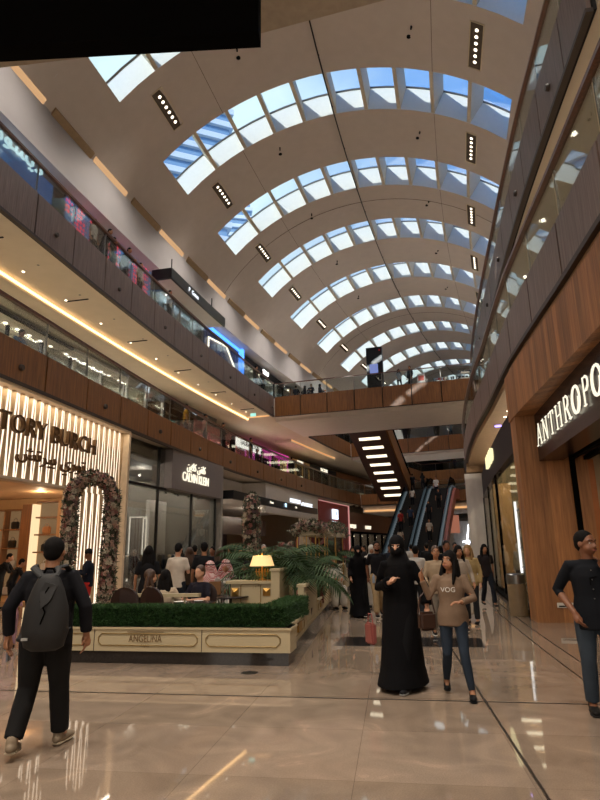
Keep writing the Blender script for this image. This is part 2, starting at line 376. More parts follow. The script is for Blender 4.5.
# third level left
balustrade('gallery_balustrade','upper left gallery balustrade of grey walnut panels with glass and brown handrail',sL3,1,Z3b,Z3t,-9.7,20.9,2.05,-4.55,M_brown2)
balustrade('gallery_balustrade','upper left balustrade between the first and second footbridges',sL3,1,Z3b,Z3t,29.4,41.4,2.05,29.4,M_brown,lamps=False)
balustrade('gallery_balustrade','upper left balustrade beyond the second footbridge',sL3,1,Z3b,Z3t,48.2,67.9,2.05,48.2,M_brown,lamps=False)
balustrade('gallery_balustrade','middle left gallery balustrade of reddish walnut panels above the shopfronts',sL2,1,Z2b,Z2t,-22,40,2.13,-4.93,M_brown)
balustrade('gallery_balustrade','middle right gallery balustrade of grey walnut panels above the oak shopfront',sR2,-1,Z2b,Z2t,-22,39.9,2.17,-5.03,M_brown2,lamps=False)
balustrade('gallery_balustrade','middle right balustrade beyond the middle level footbridge',sR2,-1,Z2b,Z2t,47.2,62,2.17,47.2,M_brown2,lamps=False)
balustrade('gallery_balustrade','upper right gallery balustrade with dark panels against the vault',sR3,-1,Z3b,Z3t,-9.5,20.9,2.16,-3.59,M_brown2)
balustrade('gallery_balustrade','upper right balustrade beyond the first footbridge',sR3,-1,Z3b,Z3t,29.4,41.4,2.16,29.4,M_brown2,lamps=False)
balustrade('gallery_balustrade','upper right balustrade between the second and farthest footbridges',sR3,-1,Z3b,Z3t,48.2,67.9,2.16,48.2,M_brown2,lamps=False)
# slabs with soffits
def slab(f,sw,z0,z1,u0,u1,groove=None,side=-1,m=None):
    bm=NB(); sweep(bm,u0,u1,[(off(f,side*.17),z0),(off(f,side*.17),z1),(sw,z1),(sw,z0)]); return struct('ceiling',bm,m or M_soff)
slab(sL3,-16,11.1,12.4,-32,84)
slab(sL2,-16,5.9,6.8,-32,40)
slab(sR2,14,5.9,6.8,-32,84,side=1)
slab(sR3,14,11.1,12.4,-32,84,side=1)
# lowered inner soffits with glowing coves between
def cove(name,label,fa,sb,z,u0,u1,side=-1,mm=None):
    e=empty(name,P(u0,fa(u0),z),label,'cove light','soffit coves')
    bm=NB(); sweep(bm,u0,u1,[(off(fa,side*.04),z-.14),(off(fa,side*.04),z+.09),(off(fa,side*1.6),z+.09),(off(fa,side*1.6),z-.14)],1) ; child(obj('cove_ledge',bm,M_soff),e)
    bm=NB(); sweep(bm,u0,u1,[(off(fa,side*-.0),z-.05),(off(fa,side*-.0),z+.06),(off(fa,side*.03),z+.06),(off(fa,side*.03),z-.05)],1); child(obj('glow_strip',bm,mm or M_cove),e)
    return e
cove('cove_light','warm glowing cove in the soffit under the upper left gallery',cst(-10.35),-16,11.0,-28,21.0)
cove('cove_light','warm cove in the soffit between the footbridges, upper left',cst(-10.35),-16,11.0,29.8,41.2,mm=M_cove2)
# end return of the cove at the first bridge
bm=NB(); pbox(bm,20.6,20.75,-10.6,-8.6,11.02,11.1); tag(obj('cove_return',bm,M_cove2),'short warm cove crossing the soffit at the first footbridge','cove light')
# slots and downlights in the soffit
def disc(root,u,s,z,r=.05,m=None):
    bm=NB(); lathe(bm,[(r,-.012),(r,.0)],12); o=obj('lens',bm,m or M_lamp,root); return o
i=0
for u in np.arange(-10,21,2.4):
    for s in (-8.9,-9.7):
        e=empty('downlight',P(u+(.3 if s<-9 else 0),s,11.09),'small round downlight in the upper left gallery soffit','downlight','downlights under the upper left gallery')
        disc(e,u,s,0,.045,M_lamp if i%2 else M_steel); i+=1
for u in np.arange(-9.2,20,4.6):
    h=rzu(u)
    bm=NB(); c=P(u,-9.3,11.085); box(bm,c,(1.0,.05,.03),rz=h); tag(obj('air_slot',bm,M_blackm),'black air slot across the upper left gallery soffit','vent','air slots')
# ---- back walls of the galleries
bm=NB(); pbox(bm,-32,84,-14.4,-14.2,6.8,11.1); struct('wall_left',bm,mat('gallery_wall','7a6858',rough=.8))
bm=NB(); pbox(bm,-32,84,-13.9,-13.7,12.4,16.2); struct('wall_left',bm,mat('gallery_wall_dark','1c1a1c',rough=.6))
bm=NB(); pbox(bm,-32,84,9.9,10.1,12.4,16.2); struct('wall_right',bm,M_beige)
bm=NB(); pbox(bm,-32,84,9.4,9.6,6.8,11.1); struct('wall_right',bm,M_beige)
# ================================================================ FOOTBRIDGES
def bridge(label,u0,u1,fl,fr,z0,z1,wood,lampside=True,gl=True,n=7,rail=True):
    root=empty('footbridge',P(u0,0,z0),label,'footbridge','footbridges')
    bm=NB(); 
    sl,sr=fl(u0)-.3,fr(u0)+.3
    pbox(bm,u0+.14,u1-.14,sl,sr,z0+.1,z1-.06); child(obj('deck',bm,M_white),root)
    bm=NB(); pbox(bm,u0+1.0,u1-1.0,sl,sr,z0-.12,z0+.1); child(obj('soffit_panel',bm,M_white),root)
    for uu,sg in ((u0,1),(u1,-1)):
        N_=n
        xs=[fl(uu)+(fr(uu)-fl(uu))*i/N_ for i in range(N_+1)]
        for a,b in zip(xs,xs[1:]):
            bm=NB(); pbox(bm,uu,uu+sg*.08,a+.035,b-.035,z0+.06,z1); child(obj('fascia_panel',bm,wood),root)
            bm=NB(); pbox(bm,uu+sg*.09,uu+sg*.105,a+.03,b-.03,z1-.02,z1+.98); child(obj('glass_panel',bm,M_glass),root)
            bm=NB(); c=P(uu+sg*.1,b); box(bm,(c.x,c.y,z1+.48),(.04,.04,1.0),rz=rzu(uu)); child(obj('post',bm,M_steel),root)
        bm=NB(); pbox(bm,uu+sg*.09,uu+sg*.12,xs[0],xs[-1],z0+.02,z1-.02); child(obj('backing',bm,M_gap),root)
        bm=NB(); pbox(bm,uu+sg*.05,uu+sg*.14,xs[0],xs[-1],z1+1.0,z1+1.05); child(obj('handrail',bm,M_rail),root)
    return root
bridge('nearest footbridge, walnut fronted with glass rail and a black display totem on it',21,29.3,sL3,sR3,Z3b,Z3t,M_brown)
bridge('second footbridge, seen below the first one with planters behind its glass',41.5,48.1,sL3,sR3,Z3b,Z3t,M_brown)
bridge('farthest footbridge across the end of the hall',68,76,off(sL3,0),sR3,10.4,Z3t,M_brown)
bridge('middle level footbridge behind the escalators with a warm cove beneath',40,47,sL2,sR2,Z2b,Z2t,M_brown)
ob=empty('footbridge',(0,5,11),'footbridge overhead at the top edge of the picture','footbridge')
edge=[(-10.5,10.6),(-5.9,9.78),(-4.02,9.55),(-.61,9.06),(1.62,8.41),(6.5,6.9)]
bk_=[(x-1.2,y-8.5) for x,y in edge]
for nm,z0,z1,mm,ins in (('deck',11.0,12.3,mat('overhead_soffit','a89c8c',rough=.7),0),):
    bm=NB(); ring=[(x,y) for x,y in edge]+bk_[::-1]
    lo=[bm.verts.new((x,y,z0)) for x,y in ring]; hi=[bm.verts.new((x,y,z1)) for x,y in ring]
    bm.faces.new(lo[::-1]); bm.faces.new(hi)
    for i in range(len(ring)): j=(i+1)%len(ring); bm.faces.new((lo[i],lo[j],hi[j],hi[i]))
    child(obj(nm,bm,mm),ob)
bm=NB(); pbox(bm,40.1,40.25,-7,5,5.2,5.34); tag(obj('bridge_cove',bm,M_cove2),'long warm cove line under the middle level footbridge','cove light')
bm=NB(); pbox(bm,40.3,48,-7.2,4.9,5.1,5.72); tag(obj('bridge_soffit',bm,M_white),'white dropped soffit under the middle level footbridge','soffit')
# hanging black sign box near the camera
e=empty('hanging_sign_box',P(-11.7,-3.2,9.0),'large black hanging box cropped by the top left corner of the picture','sign')
bm=NB(); c=(-3.45,7.5,0)
BX=[Vector((-7.6,7.74,9.0)),Vector((-.52,7.4,9.0))]
dd=(BX[1]-BX[0]); cc=(BX[0]+BX[1])/2; box(bm,(cc.x,cc.y-.15,9.6),(dd.length,.30,1.2),rz=math.atan2(dd.y,dd.x)); child(obj('box_body',bm,M_black),e)
bm=NB()
for x in (-6.5,-1.2): tube(bm,[(x,7.3,10.2),(x,7.3,10.99)],.03)
child(obj('hanging_rod',bm,M_dsteel),e)
# hall ends
bm=NB(); pbox(bm,84,84.3,-16,14,0,24); struct('wall_back',bm,M_beige)
bm=NB(); pbox(bm,-30.3,-30,-16,14,0,24); struct('wall_front',bm,M_beige)
bm=NB(); pbox(bm,-32,84,-16.3,-16,-.1,16.4); struct('wall_left',bm,M_beige)
bm=NB(); pbox(bm,-32,84,14,14.3,-.1,17.2); struct('wall_right',bm,M_beige)
bm=NB(); sweep(bm,-32,84,[(-16,16.4),(-16,19),(-9.75,19),(-9.75,18.4)]); sweep(bm,-32,84,[(14.3,17),(14.3,19),(9.75,19),(9.75,18.4)]); struct('ceiling',bm,M_white)
# ================================================================ SHOPFRONTS, GROUND LEFT
WARM_=(1,.84,.62)
def area(loc,sx,sy,en,col,rx=0,rz=0,ry=0):
    d=bpy.data.lights.new('area','AREA'); d.shape='RECTANGLE'; d.size=sx; d.size_y=sy; d.energy=en; d.color=col
    o=bpy.data.objects.new('area',d); COL.objects.link(o); o.location=loc; o.rotation_euler=(rx,ry,rz); return o
def point(loc,en,col,r=.08):
    d=bpy.data.lights.new('point','POINT'); d.energy=en; d.color=col; d.shadow_soft_size=r
    o=bpy.data.objects.new('point',d); COL.objects.link(o); o.location=loc; return o

M_glow=emat('backlit_panel','ffe8cc',1.45)
M_vane=mat('cream_vane','b89c78',rough=.5,var=.08)
M_bronze_let=mat('antique_gold_letters','5a3c14',rough=.45,metal=.3,var=.1)
M_blackbox=mat('black_lacquer','100e10',rough=.3)
M_wletter=emat('white_letters','eef4ff',1.2)
M_wletter2=emat('warm_white_letters','fff4d8',1.0)
M_int=mat('shop_interior_warm','b08a5e',rough=.6,var=.06)
M_shelfw=woodmat('shelf_walnut','6a4426','8c5c36')
M_backlit=emat('lit_niche','ffc68a',.13)
def tdir(u): h=head(u); return Vector((math.sin(h),math.cos(h),0))
def rdir(u): h=head(u); return Vector((math.cos(h),-math.sin(h),0))
fT=off(sL2,-.12)
def dS(f,d): return lambda u:f(u)+d
tb=empty('shopfront',P(-7,sL2(-7),0),'backlit cream shopfront with zigzag vanes and large gold lettering on the left','shopfront')
bm=NB(); sweep(bm,-15,.05,[(dS(sL2,-.32),3.45),(dS(sL2,-.32),5.78),(dS(sL2,-.36),5.78),(dS(sL2,-.36),3.45)],.8); sweep(bm,-2.95,.05,[(dS(sL2,-.32),.02),(dS(sL2,-.32),3.45),(dS(sL2,-.36),3.45),(dS(sL2,-.36),.02)],.8); child(obj('backlit_panel',bm,M_glow),tb)
for nm,z0,z1,ua,ub in (('vane_screen',3.42,5.74,-15,0),('vane_screen',.05,3.42,-2.9,0)):
    bm=NB(); n=int((ub-ua)/.34)
    for i in range(n):
        u=ua+(ub-ua)*(i+.5)/n; w=.105
        for (zz0,zz1,uc) in ((z0,z1,u),(z1,z0,u+.17)):
            a=[bm.verts.new(P(uc-w,sL2(uc)-.27,zz0)),bm.verts.new(P(uc+w,sL2(uc)-.27,zz0)),bm.verts.new(P(uc,sL2(uc)-.2,zz0)),bm.verts.new(P(uc,sL2(uc)-.26,zz1)),bm.verts.new(P(uc+.012,sL2(uc)-.26,zz1))]
            bm.faces.new((a[0],a[1],a[4],a[3])); bm.faces.new((a[1],a[2],a[4])); bm.faces.new((a[2],a[0],a[3])); bm.faces.new((a[0],a[2],a[1])); bm.faces.new((a[2],a[3],a[4]))
    child(obj(nm,bm,M_vane),tb)
M_edge=mat('cream_edge','cdb79a',rough=.5)
bm=NB(); sweep(bm,-15,.15,[(dS(sL2,-.4),5.7),(dS(sL2,.0),5.7),(dS(sL2,.0),5.79),(dS(sL2,-.4),5.79)]); sweep(bm,-15,-2.9,[(dS(sL2,-.4),3.38),(dS(sL2,-.05),3.38),(dS(sL2,-.05),3.45),(dS(sL2,-.4),3.45)]); pbox(bm,.03,.16,-7.1,-6.74,0,5.75); pbox(bm,-3.02,-2.93,-7.1,-6.8,0,3.4); child(obj('frame',bm,M_edge),tb)
tdr=lambda u:-0
# lettering: runs from near (left) to far (right) along +u
text('TORY BURCH',.70,M_bronze_let,P(-4.2,sL2(-4.2)-.1,4.8),tdir(-4.2),tb,depth=.1,spacing=1.06).name='lettering'
text(ar('\ufe97\ufeee\ufead\ufef1 \ufe91\ufef4\ufeae\ufe97\ufeb6'),.5,M_bronze_let,P(-4.1,sL2(-4.1)-.1,4.12),tdir(-4.2),tb,depth=.08,sx=1.35).name='arabic_lettering'
for o in tb.children:
    if 'lettering' in o.name: o.parent=tb; o.matrix_parent_inverse=tb.matrix_basis.inverted()
for uu in (-9.5,-5.5,-1.8): area(P(uu,-6.68,5.68),.1,3.6,16,WARM_,rz=rzu(uu))
# interior of that shop
bm=NB(); pbox(bm,-16,.0,-12.6,-7.15,3.5,3.6); struct('ceiling',bm,mat('shop_ceiling','c0966a',rough=.6))
bm=NB(); pbox(bm,-16,.6,-12.8,-12.6,0,5.9); struct('wall_left',bm,M_int)
bm=NB(); pbox(bm,.3,.6,-12.6,-7.12,0,5.9); struct('wall_left',bm,M_int)
sh=empty('display_shelving',P(.2,-10,0),'warm lit walnut wall shelving holding handbags inside the left shop','shelving')
def sb(name,s0,s1,z0,z1,d=.3,m=None,u=.28):
    bm=NB(); pbox(bm,u-d,u,s0,s1,z0,z1); return child(obj(name,bm,m or M_shelfw),sh)
for s0,s1 in ((-12.3,-10.75),):
    for z in (.15,1.05,1.75,2.4,3.1): sb('shelf',s0,s1,z,z+.05)
    for s in (s0,-11.5,s1-.05): sb('upright',s,s+.05,.15,3.15)
    sb('back_panel',s0,s1,.15,3.15,.03,M_backlit)
sb('side_panel',-10.75,-10.35,.15,3.3,.32,M_shelfw)
sb('light_column',-10.35,-10.25,.15,3.3,.33,emat('warm_strip','ffdca8',.9))
sb('back_panel',-10.2,-9.3,.15,3.4,.03,M_backlit)
for z in (.3,.95,1.6,2.2,2.8,3.35): sb('shelf',-10.2,-9.3,z,z+.05)
sb('side_panel',-9.3,-8.4,0,3.45,.34,mat('tan_panel','a97c50',rough=.5))
sb('back_panel',-8.35,-7.6,2.1,2.8,.03,M_backlit); sb('shelf',-8.4,-7.5,2.05,2.1); sb('base_cabinet',-12.3,-8.4,0,.18,.6,M_int)
ld=0
WARM=(1,.72,.45)
for uu in (-11,-8,-5,-2):
    for ss in (-8.6,-11): point(P(uu,ss,3.35),26,WARM,.07)
# handbags on the shelves
def bag(c,w,h,m,label,group=None,rz=0):
    e=empty('handbag',c,label,'handbag',group,rz=rz)
    bm=NB(); box(bm,(0,0,h/2),(w,w*.4,h)); bmesh.ops.bevel(bm,geom=bm.edges[:],offset=w*.1,segments=2,affect='EDGES'); obj('bag_body',bm,m,e)
    bm=NB(); tube(bm,[(-w*.25,0,h*.9),(-w*.22,0,h*1.3),(0,0,h*1.45),(w*.22,0,h*1.3),(w*.25,0,h*.9)],w*.03,seg=6); obj('handle',bm,m,e)
    return e
M_bagb=mat('black_leather','15110f',rough=.4); M_bags=mat('silver_leather','b8b0a8',rough=.35); M_bagt=mat('tan_leather','a0683a',rough=.45)
for s,z,m,l in ((-11.1,2.45,M_bagb,'black handbag on the top lit shelf'),(-11.15,1.8,M_bagb,'small black handbag on the second shelf'),(-11.1,1.1,M_bags,'silver handbag on the third shelf'),(-11.9,1.8,M_bagt,'tan handbag at the far left of the second shelf'),(-11.2,.2,M_bags,'silver clutch on the lowest shelf'),(-9.8,2.25,M_bagt,'tan handbag in the lit column niche, upper'),(-9.8,1.65,M_bagb,'dark handbag in the lit column niche, middle'),(-9.75,.99,M_bags,'pale handbag in the lit column niche, lower'),(-8,2.12,M_bagb,'dark handbag in the small square niche by the flower arch')):
    bag(P(.1,s,z),.3,.26,m,l,rz=rzu(0))
# ---- second shop: glass front with grey sign box
ck=empty('shopfront',P(5,-7,0),'tall glass shopfront with grey sign box and white lettering','shopfront')
bm=NB(); sweep(bm,4.0,9.4,[(-6.98,4.15),(-6.98,5.79),(-7.9,5.79),(-7.9,4.15)]); child(obj('sign_box',bm,mat('grey_sign','7c7370',rough=.6,var=.04)),ck)
bm=NB(); sweep(bm,.2,9.3,[(-7.3,.02),(-7.3,5.79),(-7.32,5.79),(-7.32,.02)]); child(obj('glass',bm,M_sglass),ck)
bm=NB()
for u in (.25,3.4,6.6,9.3): pbox(bm,u,u+.06,-7.36,-7.26,0,5.79)
pbox(bm,.2,4,-7.4,-7.22,4.05,4.15); pbox(bm,.2,9.4,-7.4,-7.22,0,.12); child(obj('mullion',bm,M_dsteel),ck)
tx=text('CALVIN KLEIN',.56,M_wletter2,P(6.3,-6.93,4.75),tdir(6),ck,depth=.04,sx=.84,spacing=.95); child(tx,ck)
tx=text(ar('\ufedb\ufee0\ufed4\ufee6 \ufedb\ufefc\ufef3\ufee6'),.48,M_wletter2,P(6.3,-6.93,5.25),tdir(6),ck,depth=.05); child(tx,ck); tx.name='arabic_lettering'
bm=NB(); pbox(bm,.6,9.6,-15,-14.8,0,5.8); struct('wall_left',bm,mat('shop_grey','6d6a66',rough=.8))
bm=NB(); pbox(bm,9.4,9.6,-14.8,-7,0,5.8); struct('wall_left',bm,mat('partition_grey','8c867e',rough=.8))
bm=NB(); pbox(bm,.6,9.4,-14.8,-7.4,5.2,5.3); struct('ceiling',bm,mat('shop_ceiling_grey','57534f',rough=.8))
for uu in (2,5,8):
    for ss in (-9,-12): point(P(uu,ss,4.9),75,(1,.9,.78),.06)
for u,s,z in ((7.6,-7.8,.0),):
    bm=NB(); pbox(bm,7.0,8.6,-9.8,-9.6,0,4.0); tag(obj('display_wall',bm,M_white),'plain white display wall standing behind the shop glass','display wall')
for i,(u,s) in enumerate(((5.6,-8.1),(6.3,-8.0),(7.0,-8.2),(7.7,-8.0),(8.3,-8.15),(8.8,-8.0))):
    e=empty('track_spotlight',P(u,s,4.2),'small black track spotlight hanging in the glass shopfront','spotlight','track spotlights in the glass shop')
    bm=NB(); tube(bm,[P(u,s,4.95)-P(u,s,4.2),(0,0,.1)],.012,seg=6); obj('stem',bm,M_black,e)
    bm=NB(); tube(bm,[(0,0,.1),(.05,-.06,-.08)],[.05,.06],seg=10); obj('head',bm,M_black,e)
# clothes rails and framed light in the shop
def rail_of_clothes(c,rz,n,label,cols):
    e=empty('clothes_rail',c,label,'clothes rail',rz=rz)
    bm=NB(); tube(bm,[(-.8,0,0),(-.8,0,1.5),(.8,0,1.5),(.8,0,0)],.018,seg=6); obj('rail',bm,M_steel,e)
    for i in range(n):
        bm=NB(); x=-.7+1.4*i/(n-1); w=.22
        tube(bm,[(x,0,1.47),(x,0,1.4),(x,0,1.1),(x,0,.55)],[(.015,.05),(.03,w),(.035,w*.9),(.04,w*1.05)],seg=8); obj('garment',bm,cols[i%len(cols)],e,smooth=True)
    return e
CL=[mat('cloth_'+n,c,rough=.85,sheen=.2) for n,c in (('navy','1c2230'),('white','cfcac2'),('black','141314'),('denim','3c4a5e'),('grey','6a6764'),('sand','a89274'))]
rail_of_clothes(P(4.2,-8.5,0),rzu(4)+R(60),9,'clothes rail with navy and white garments behind the left of the glass front',CL)
rail_of_clothes(P(8.2,-9.0,0),rzu(8)+R(60),9,'clothes rail with dark garments deep in the glass shop',CL[2:]+CL[:2])
for u,l in ((6.7,'tall lit rectangular frame in the glass shop, left one'),(7.9,'tall lit rectangular frame in the glass shop, right one')):
    e=empty('lit_portal',P(u,-10,0),l,'light frame')
    bm=NB(); 
    for a,b,c,d in ((-.4,-.36,.3,3.2),(.36,.4,.3,3.2),(-.4,.4,3.16,3.2)):
        box(bm,((a+b)/2,0,(c+d)/2),(b-a,.05,d-c))
    o=obj('tube_frame',bm,emat('cool_tube','fff0dc',1.3),e); e.rotation_euler=(0,0,rzu(u)+R(20))
# ---- side passage, bulkhead, hanging directory
bm=NB(); pbox(bm,9.6,28,-16,-7.9,4.45,4.55); struct('ceiling',bm,M_white)
bm=NB(); pbox(bm,9.6,17,-9.2,-9.0,4.5,5.8); struct('wall_left',bm,M_white)
bm=NB(); pbox(bm,17,28,-7.6,-7.4,3.9,5.79); pbox(bm,17,17.2,-9,-7.4,4.45,5.79); struct('wall_left',bm,mat('stone_bulkhead','d2cac0',rough=.7,var=.04))
bm=NB(); pbox(bm,26.2,28.0,-8.4,-7.5,0,4.0); struct('wall_left',bm,mat('stone_pier','9d8f7c',rough=.6,var=.05))
bm=NB(); pbox(bm,9.7,28,-15.8,-15.6,0,4.5); struct('wall_left',bm,mat('dark_red_wall','3a0e10',rough=.5))
bm=NB(); pbox(bm,14.5,26.2,-11.4,-11.2,2.7,3.9); struct('wall_left',bm,woodmat('dark_wood_bulkhead','2c1b12','45301f'))
sg=empty('hanging_directory',P(10,-5.8,4.0),'long black hanging directory sign with white pictograms above the side passage','sign')
def sdir(u): return -6.0
bm=NB(); sweep(bm,10.2,25.5,[(-6.6,4.2),(-6.6,4.62),(-6.85,4.62),(-6.85,4.2)]); child(obj('sign_body',bm,M_blackbox),sg)
bm=NB(); sweep(bm,10.0,10.3,[(-6.6,4.2),(-6.6,4.62),(-8.4,4.62),(-8.4,4.2)]); child(obj('sign_wing',bm,M_blackbox),sg)
bm=NB()
for u in (18,21,24.5): tube(bm,[P(u,-6.8,4.5),P(u,-7.4,4.5)],.03)
child(obj('hanging_rod',bm,M_dsteel),sg)
child(text('P',.34,emat('sign_blue_white','bfe4ff',2),P(9.97,-7.7,4.41),rdir(10),sg,depth=.02),sg)
child(text('Food Court',.2,M_wletter2,P(13.2,-6.57,4.41),tdir(13),sg,depth=.02),sg)
child(text('P2',.34,emat('sign_blue_white','bfe4ff',2),P(18.5,-6.57,4.41),tdir(17),sg,depth=.02),sg)
child(text('Cinema',.2,M_wletter2,P(15.9,-6.57,4.41),tdir(15),sg,depth=.02),sg)
child(text('Exit',.2,M_wletter2,P(20.6,-6.57,4.41),tdir(18),sg,depth=.02),sg)
cafe=empty('cafe_sign',P(25,-7.4,4.8),'white illuminated cafe lettering on the stone bulkhead','sign')
child(text('COFFEE',.75,M_wletter,P(25.2,-7.33,4.75),tdir(25),cafe,depth=.08,bold=1),cafe)
child(text('MAISON DU',.4,M_wletter,P(22.6,-7.33,5.0),tdir(23),cafe,depth=.06),cafe)
for u,s in ((12,-9.5),(14.5,-10.5),(19,-9),(11.5,-12)):
    e=empty('passage_downlight',P(u,s,4.44),'round ceiling downlight in the side passage','downlight','downlights of the side passage'); disc(e,u,s,0,.1,M_lamp)
for uu,ss in ((11.5,-9.5),(14.5,-10.5),(13,-13),(20,-9.5),(24,-9.5)): point(P(uu,ss,4.2),55,(1,.85,.68),.06)
e=empty('green_exit_sign',P(12.8,-8.6,4.1),'small green exit sign above the round flower column','exit sign')
bm=NB(); box(bm,(0,0,0),(.36,.05,.2),rz=rzu(12)); obj('sign_plate',bm,emat('exit_green','9fe8d8',1.0),e)
e=empty('wall_screen',P(11,-12,2.6),'bluish information screen in the dark side passage','screen')
bm=NB(); box(bm,(0,0,0),(1.3,.08,.75),rz=rzu(11)); obj('screen_panel',bm,emat('screen_blue','8aa8d8',.5),e)
bm=NB(); box(bm,(0,.05,0),(1.4,.06,.85),rz=rzu(11)); obj('bezel',bm,M_black,e)
# ---- red shop
rd=empty('shopfront',P(31,-7.5,0),'red shopfront with a square white sign','shopfront')
M_red=mat('red_wall','8e1a20',rough=.5,var=.05)
bm=NB(); pbox(bm,28.2,36.2,-7.55,-7.4,3.3,5.5); pbox(bm,28.2,29.4,-7.55,-7.4,0,3.3); pbox(bm,34.6,36.2,-7.55,-7.4,0,3.3); child(obj('red_fascia',bm,M_red),rd)
bm=NB(); pbox(bm,28.2,36.3,-7.42,-7.34,5.5,5.56); pbox(bm,36.2,36.32,-7.42,-7.3,0,5.56); child(obj('edge_light',bm,emat('pink_edge','e8a098',.55)),rd)
bm=NB(); pbox(bm,31.6,33.0,-7.4,-7.28,4.15,5.0); child(obj('sign_square',bm,emat('sign_white','dff0ff',1.5)),rd)
child(text('LE',.42,mat('dark_red_paint','5a1418'),P(32.3,-7.24,4.62),tdir(32),rd,depth=.02),rd)
bm=NB(); pbox(bm,31.6,33.0,-7.4,-7.28,3.88,3.98); child(obj('sign_underline',bm,emat('sign_white','dff0ff',1.5)),rd)
bm=NB(); pbox(bm,28.6,36,-9.6,-9.5,0,3.4); child(obj('back_wall',bm,mat('red_shop_back','a03a38',rough=.6)),rd)
bm=NB(); pbox(bm,29.4,34.6,-7.5,-7.48,0,3.3); child(obj('glass',bm,M_sglass),rd)
for u0,m in ((29.7,'fff0e8'),(31.4,'ffd8d8')):
    bm=NB(); pbox(bm,u0,u0+1.2,-8.6,-8.5,1.6,3.0); child(obj('lit_display',bm,emat('lit_display_'+m,m,.8)),rd)
area(P(32,-8.5,3.2),5,1.2,30,(1,.75,.7),rz=rzu(32))
# ---- dark shops beyond, up to the end of the hall
ds=empty('shopfront',P(42,-8,0),'black framed shopfront with small white signs beyond the red shop','shopfront')
bm=NB(); pbox(bm,36.4,60,-8.0,-7.8,3.3,5.1); child(obj('dark_fascia',bm,M_shelfw),ds)
bm=NB()
for u in np.arange(36.4,60,2.4): pbox(bm,u,u+.15,-8,-7.8,0,3.3)
pbox(bm,36.4,60,-8,-7.8,3.1,3.3); child(obj('frame',bm,M_black),ds)
bm=NB(); pbox(bm,36.4,60,-7.92,-7.9,0,3.1); child(obj('glass',bm,M_sglass),ds)
bm=NB(); pbox(bm,36.4,60,-10,-9.9,0,3.3); child(obj('back_wall',bm,mat('dim_interior','5c4630',rough=.7)),ds)
for u in (38.5,43.5): child(text('BAROQUE' if u<40 else 'LANDRY',.5,M_wletter2,P(u,-7.75,3.75),tdir(u),ds,depth=.05),ds)
for u in np.arange(37.4,58,2.4): point(P(u,-8.9,2.9),14,(1,.85,.65))
# ---- end wall of the ground floor with pointed arch and picture screen
e=empty('pointed_arch_display',P(58,-2.9,0),'pale pointed arch display at the end of the hall','display')
bm=NB(); pr=[]
for k in range(13):
    a=k/12; z=5.0*a; w=1.3*math.sqrt(max(0,1-a**2.2)); pr.append((w,z))
lo=[(-w,z) for w,z in pr]; ring=[(w,z) for w,z in pr]+[(x,z) for x,z in lo[::-1][1:]]
f=[bm.verts.new((x,-.1,z)) for x,z in ring]; bk=[bm.verts.new((x,.1,z)) for x,z in ring]
bm.faces.new(f); bm.faces.new(bk[::-1])
for i in range(len(ring)): bm.faces.new((f[i],f[(i+1)%len(ring)],bk[(i+1)%len(ring)],bk[i]))
obj('arch_panel',bm,mat('pale_arch','8d8478',rough=.6),e); e.rotation_euler=(0,0,rzu(52))
bm=NB(); pbox(bm,60,60.3,-16,14,0,5.2); struct('wall_back',bm,mat('end_wall','4d443a',rough=.7))
e=empty('picture_screen',P(50,-.6,4.1),'colourful lit picture screen left of the escalators','screen')
bm=NB(); box(bm,(0,0,0),(2.2,.1,1.9),rz=rzu(50)); obj('screen_panel',bm,mat('picture','302018',emit='c07a60',es=.5,rough=.4),e)
# ================================================================ GROUND RIGHT
an=empty('shopfront',P(-9,5.6,0),'oak planked shopfront with black sign box and white serif lettering','shopfront')
F=lambda d:dS(sR2,d)
bm=NB(); sweep(bm,-20,-4.25,[(F(-.08),4.45),(F(-.08),5.55),(F(.5),5.55),(F(.5),4.45)]); child(obj('oak_header',bm,M_oak),an)
bm=NB(); pbox(bm,-5.0,-4.25,5.58,7.0,0,5.55); child(obj('oak_pier',bm,M_oak),an)
bm=NB(); pbox(bm,-20,-5.02,6.0,6.5,3.4,4.45); child(obj('sign_box',bm,mat('black_plum_box','1c1216',rough=.25)),an)
bm=NB(); pbox(bm,-20,-5.02,6.5,7.0,3.5,3.6); child(obj('vestibule_ceiling',bm,mat('dark_oak_ceiling','3a2416',rough=.6)),an)
bm=NB(); pbox(bm,-5.12,-5.02,6.62,6.72,0,3.5); pbox(bm,-20,-5.02,6.62,6.72,3.4,3.5); pbox(bm,-20,-5.1,6.9,7.0,3.38,3.46); child(obj('door_frame',bm,M_black),an)
bm=NB(); pbox(bm,-20,-4.9,9.2,9.3,0,3.5); pbox(bm,-4.95,-4.75,7.0,9.3,0,3.5); child(obj('interior_wall',bm,M_beige),an)
bm=NB(); pbox(bm,-5.0,-4.94,7.0,7.12,0,3.4); child(obj('orange_trim',bm,mat('orange_wood','a8622c',rough=.5)),an)
for u in (-6.2,-7.2,-8.2):
    bm=NB(); c=P(u,6.76,3.49); lathe(bm,[(.04,-.012),(.04,.0)],10,c); child(obj('downlight',bm,M_lamp,None),an)
area(P(-8,8,3.4),3,1.5,40,(1,.82,.6),rz=rzu(-8))
e=empty('fire_alarm_box',P(-4.98,7.35,2.1),'small red fire alarm box on the beige wall inside the right shop','alarm')
bm=NB(); box(bm,(0,0,0),(.12,.06,.14),rz=rzu(-5)); obj('alarm_body',bm,mat('alarm_red','a8201c',rough=.4),e)
e=empty('wall_notice',P(-5.03,6.2,.35),'small white notice low on the oak wall','notice')
bm=NB(); box(bm,(0,0,0),(.36,.015,.1),rz=rzu(-5)); obj('plate',bm,mat('notice_white','d8d4cc',rough=.5),e)
bm=NB(); box(bm,(0,-.01,-.02),(.3,.008,.025),rz=rzu(-5)); obj('print_line',bm,M_black,e)
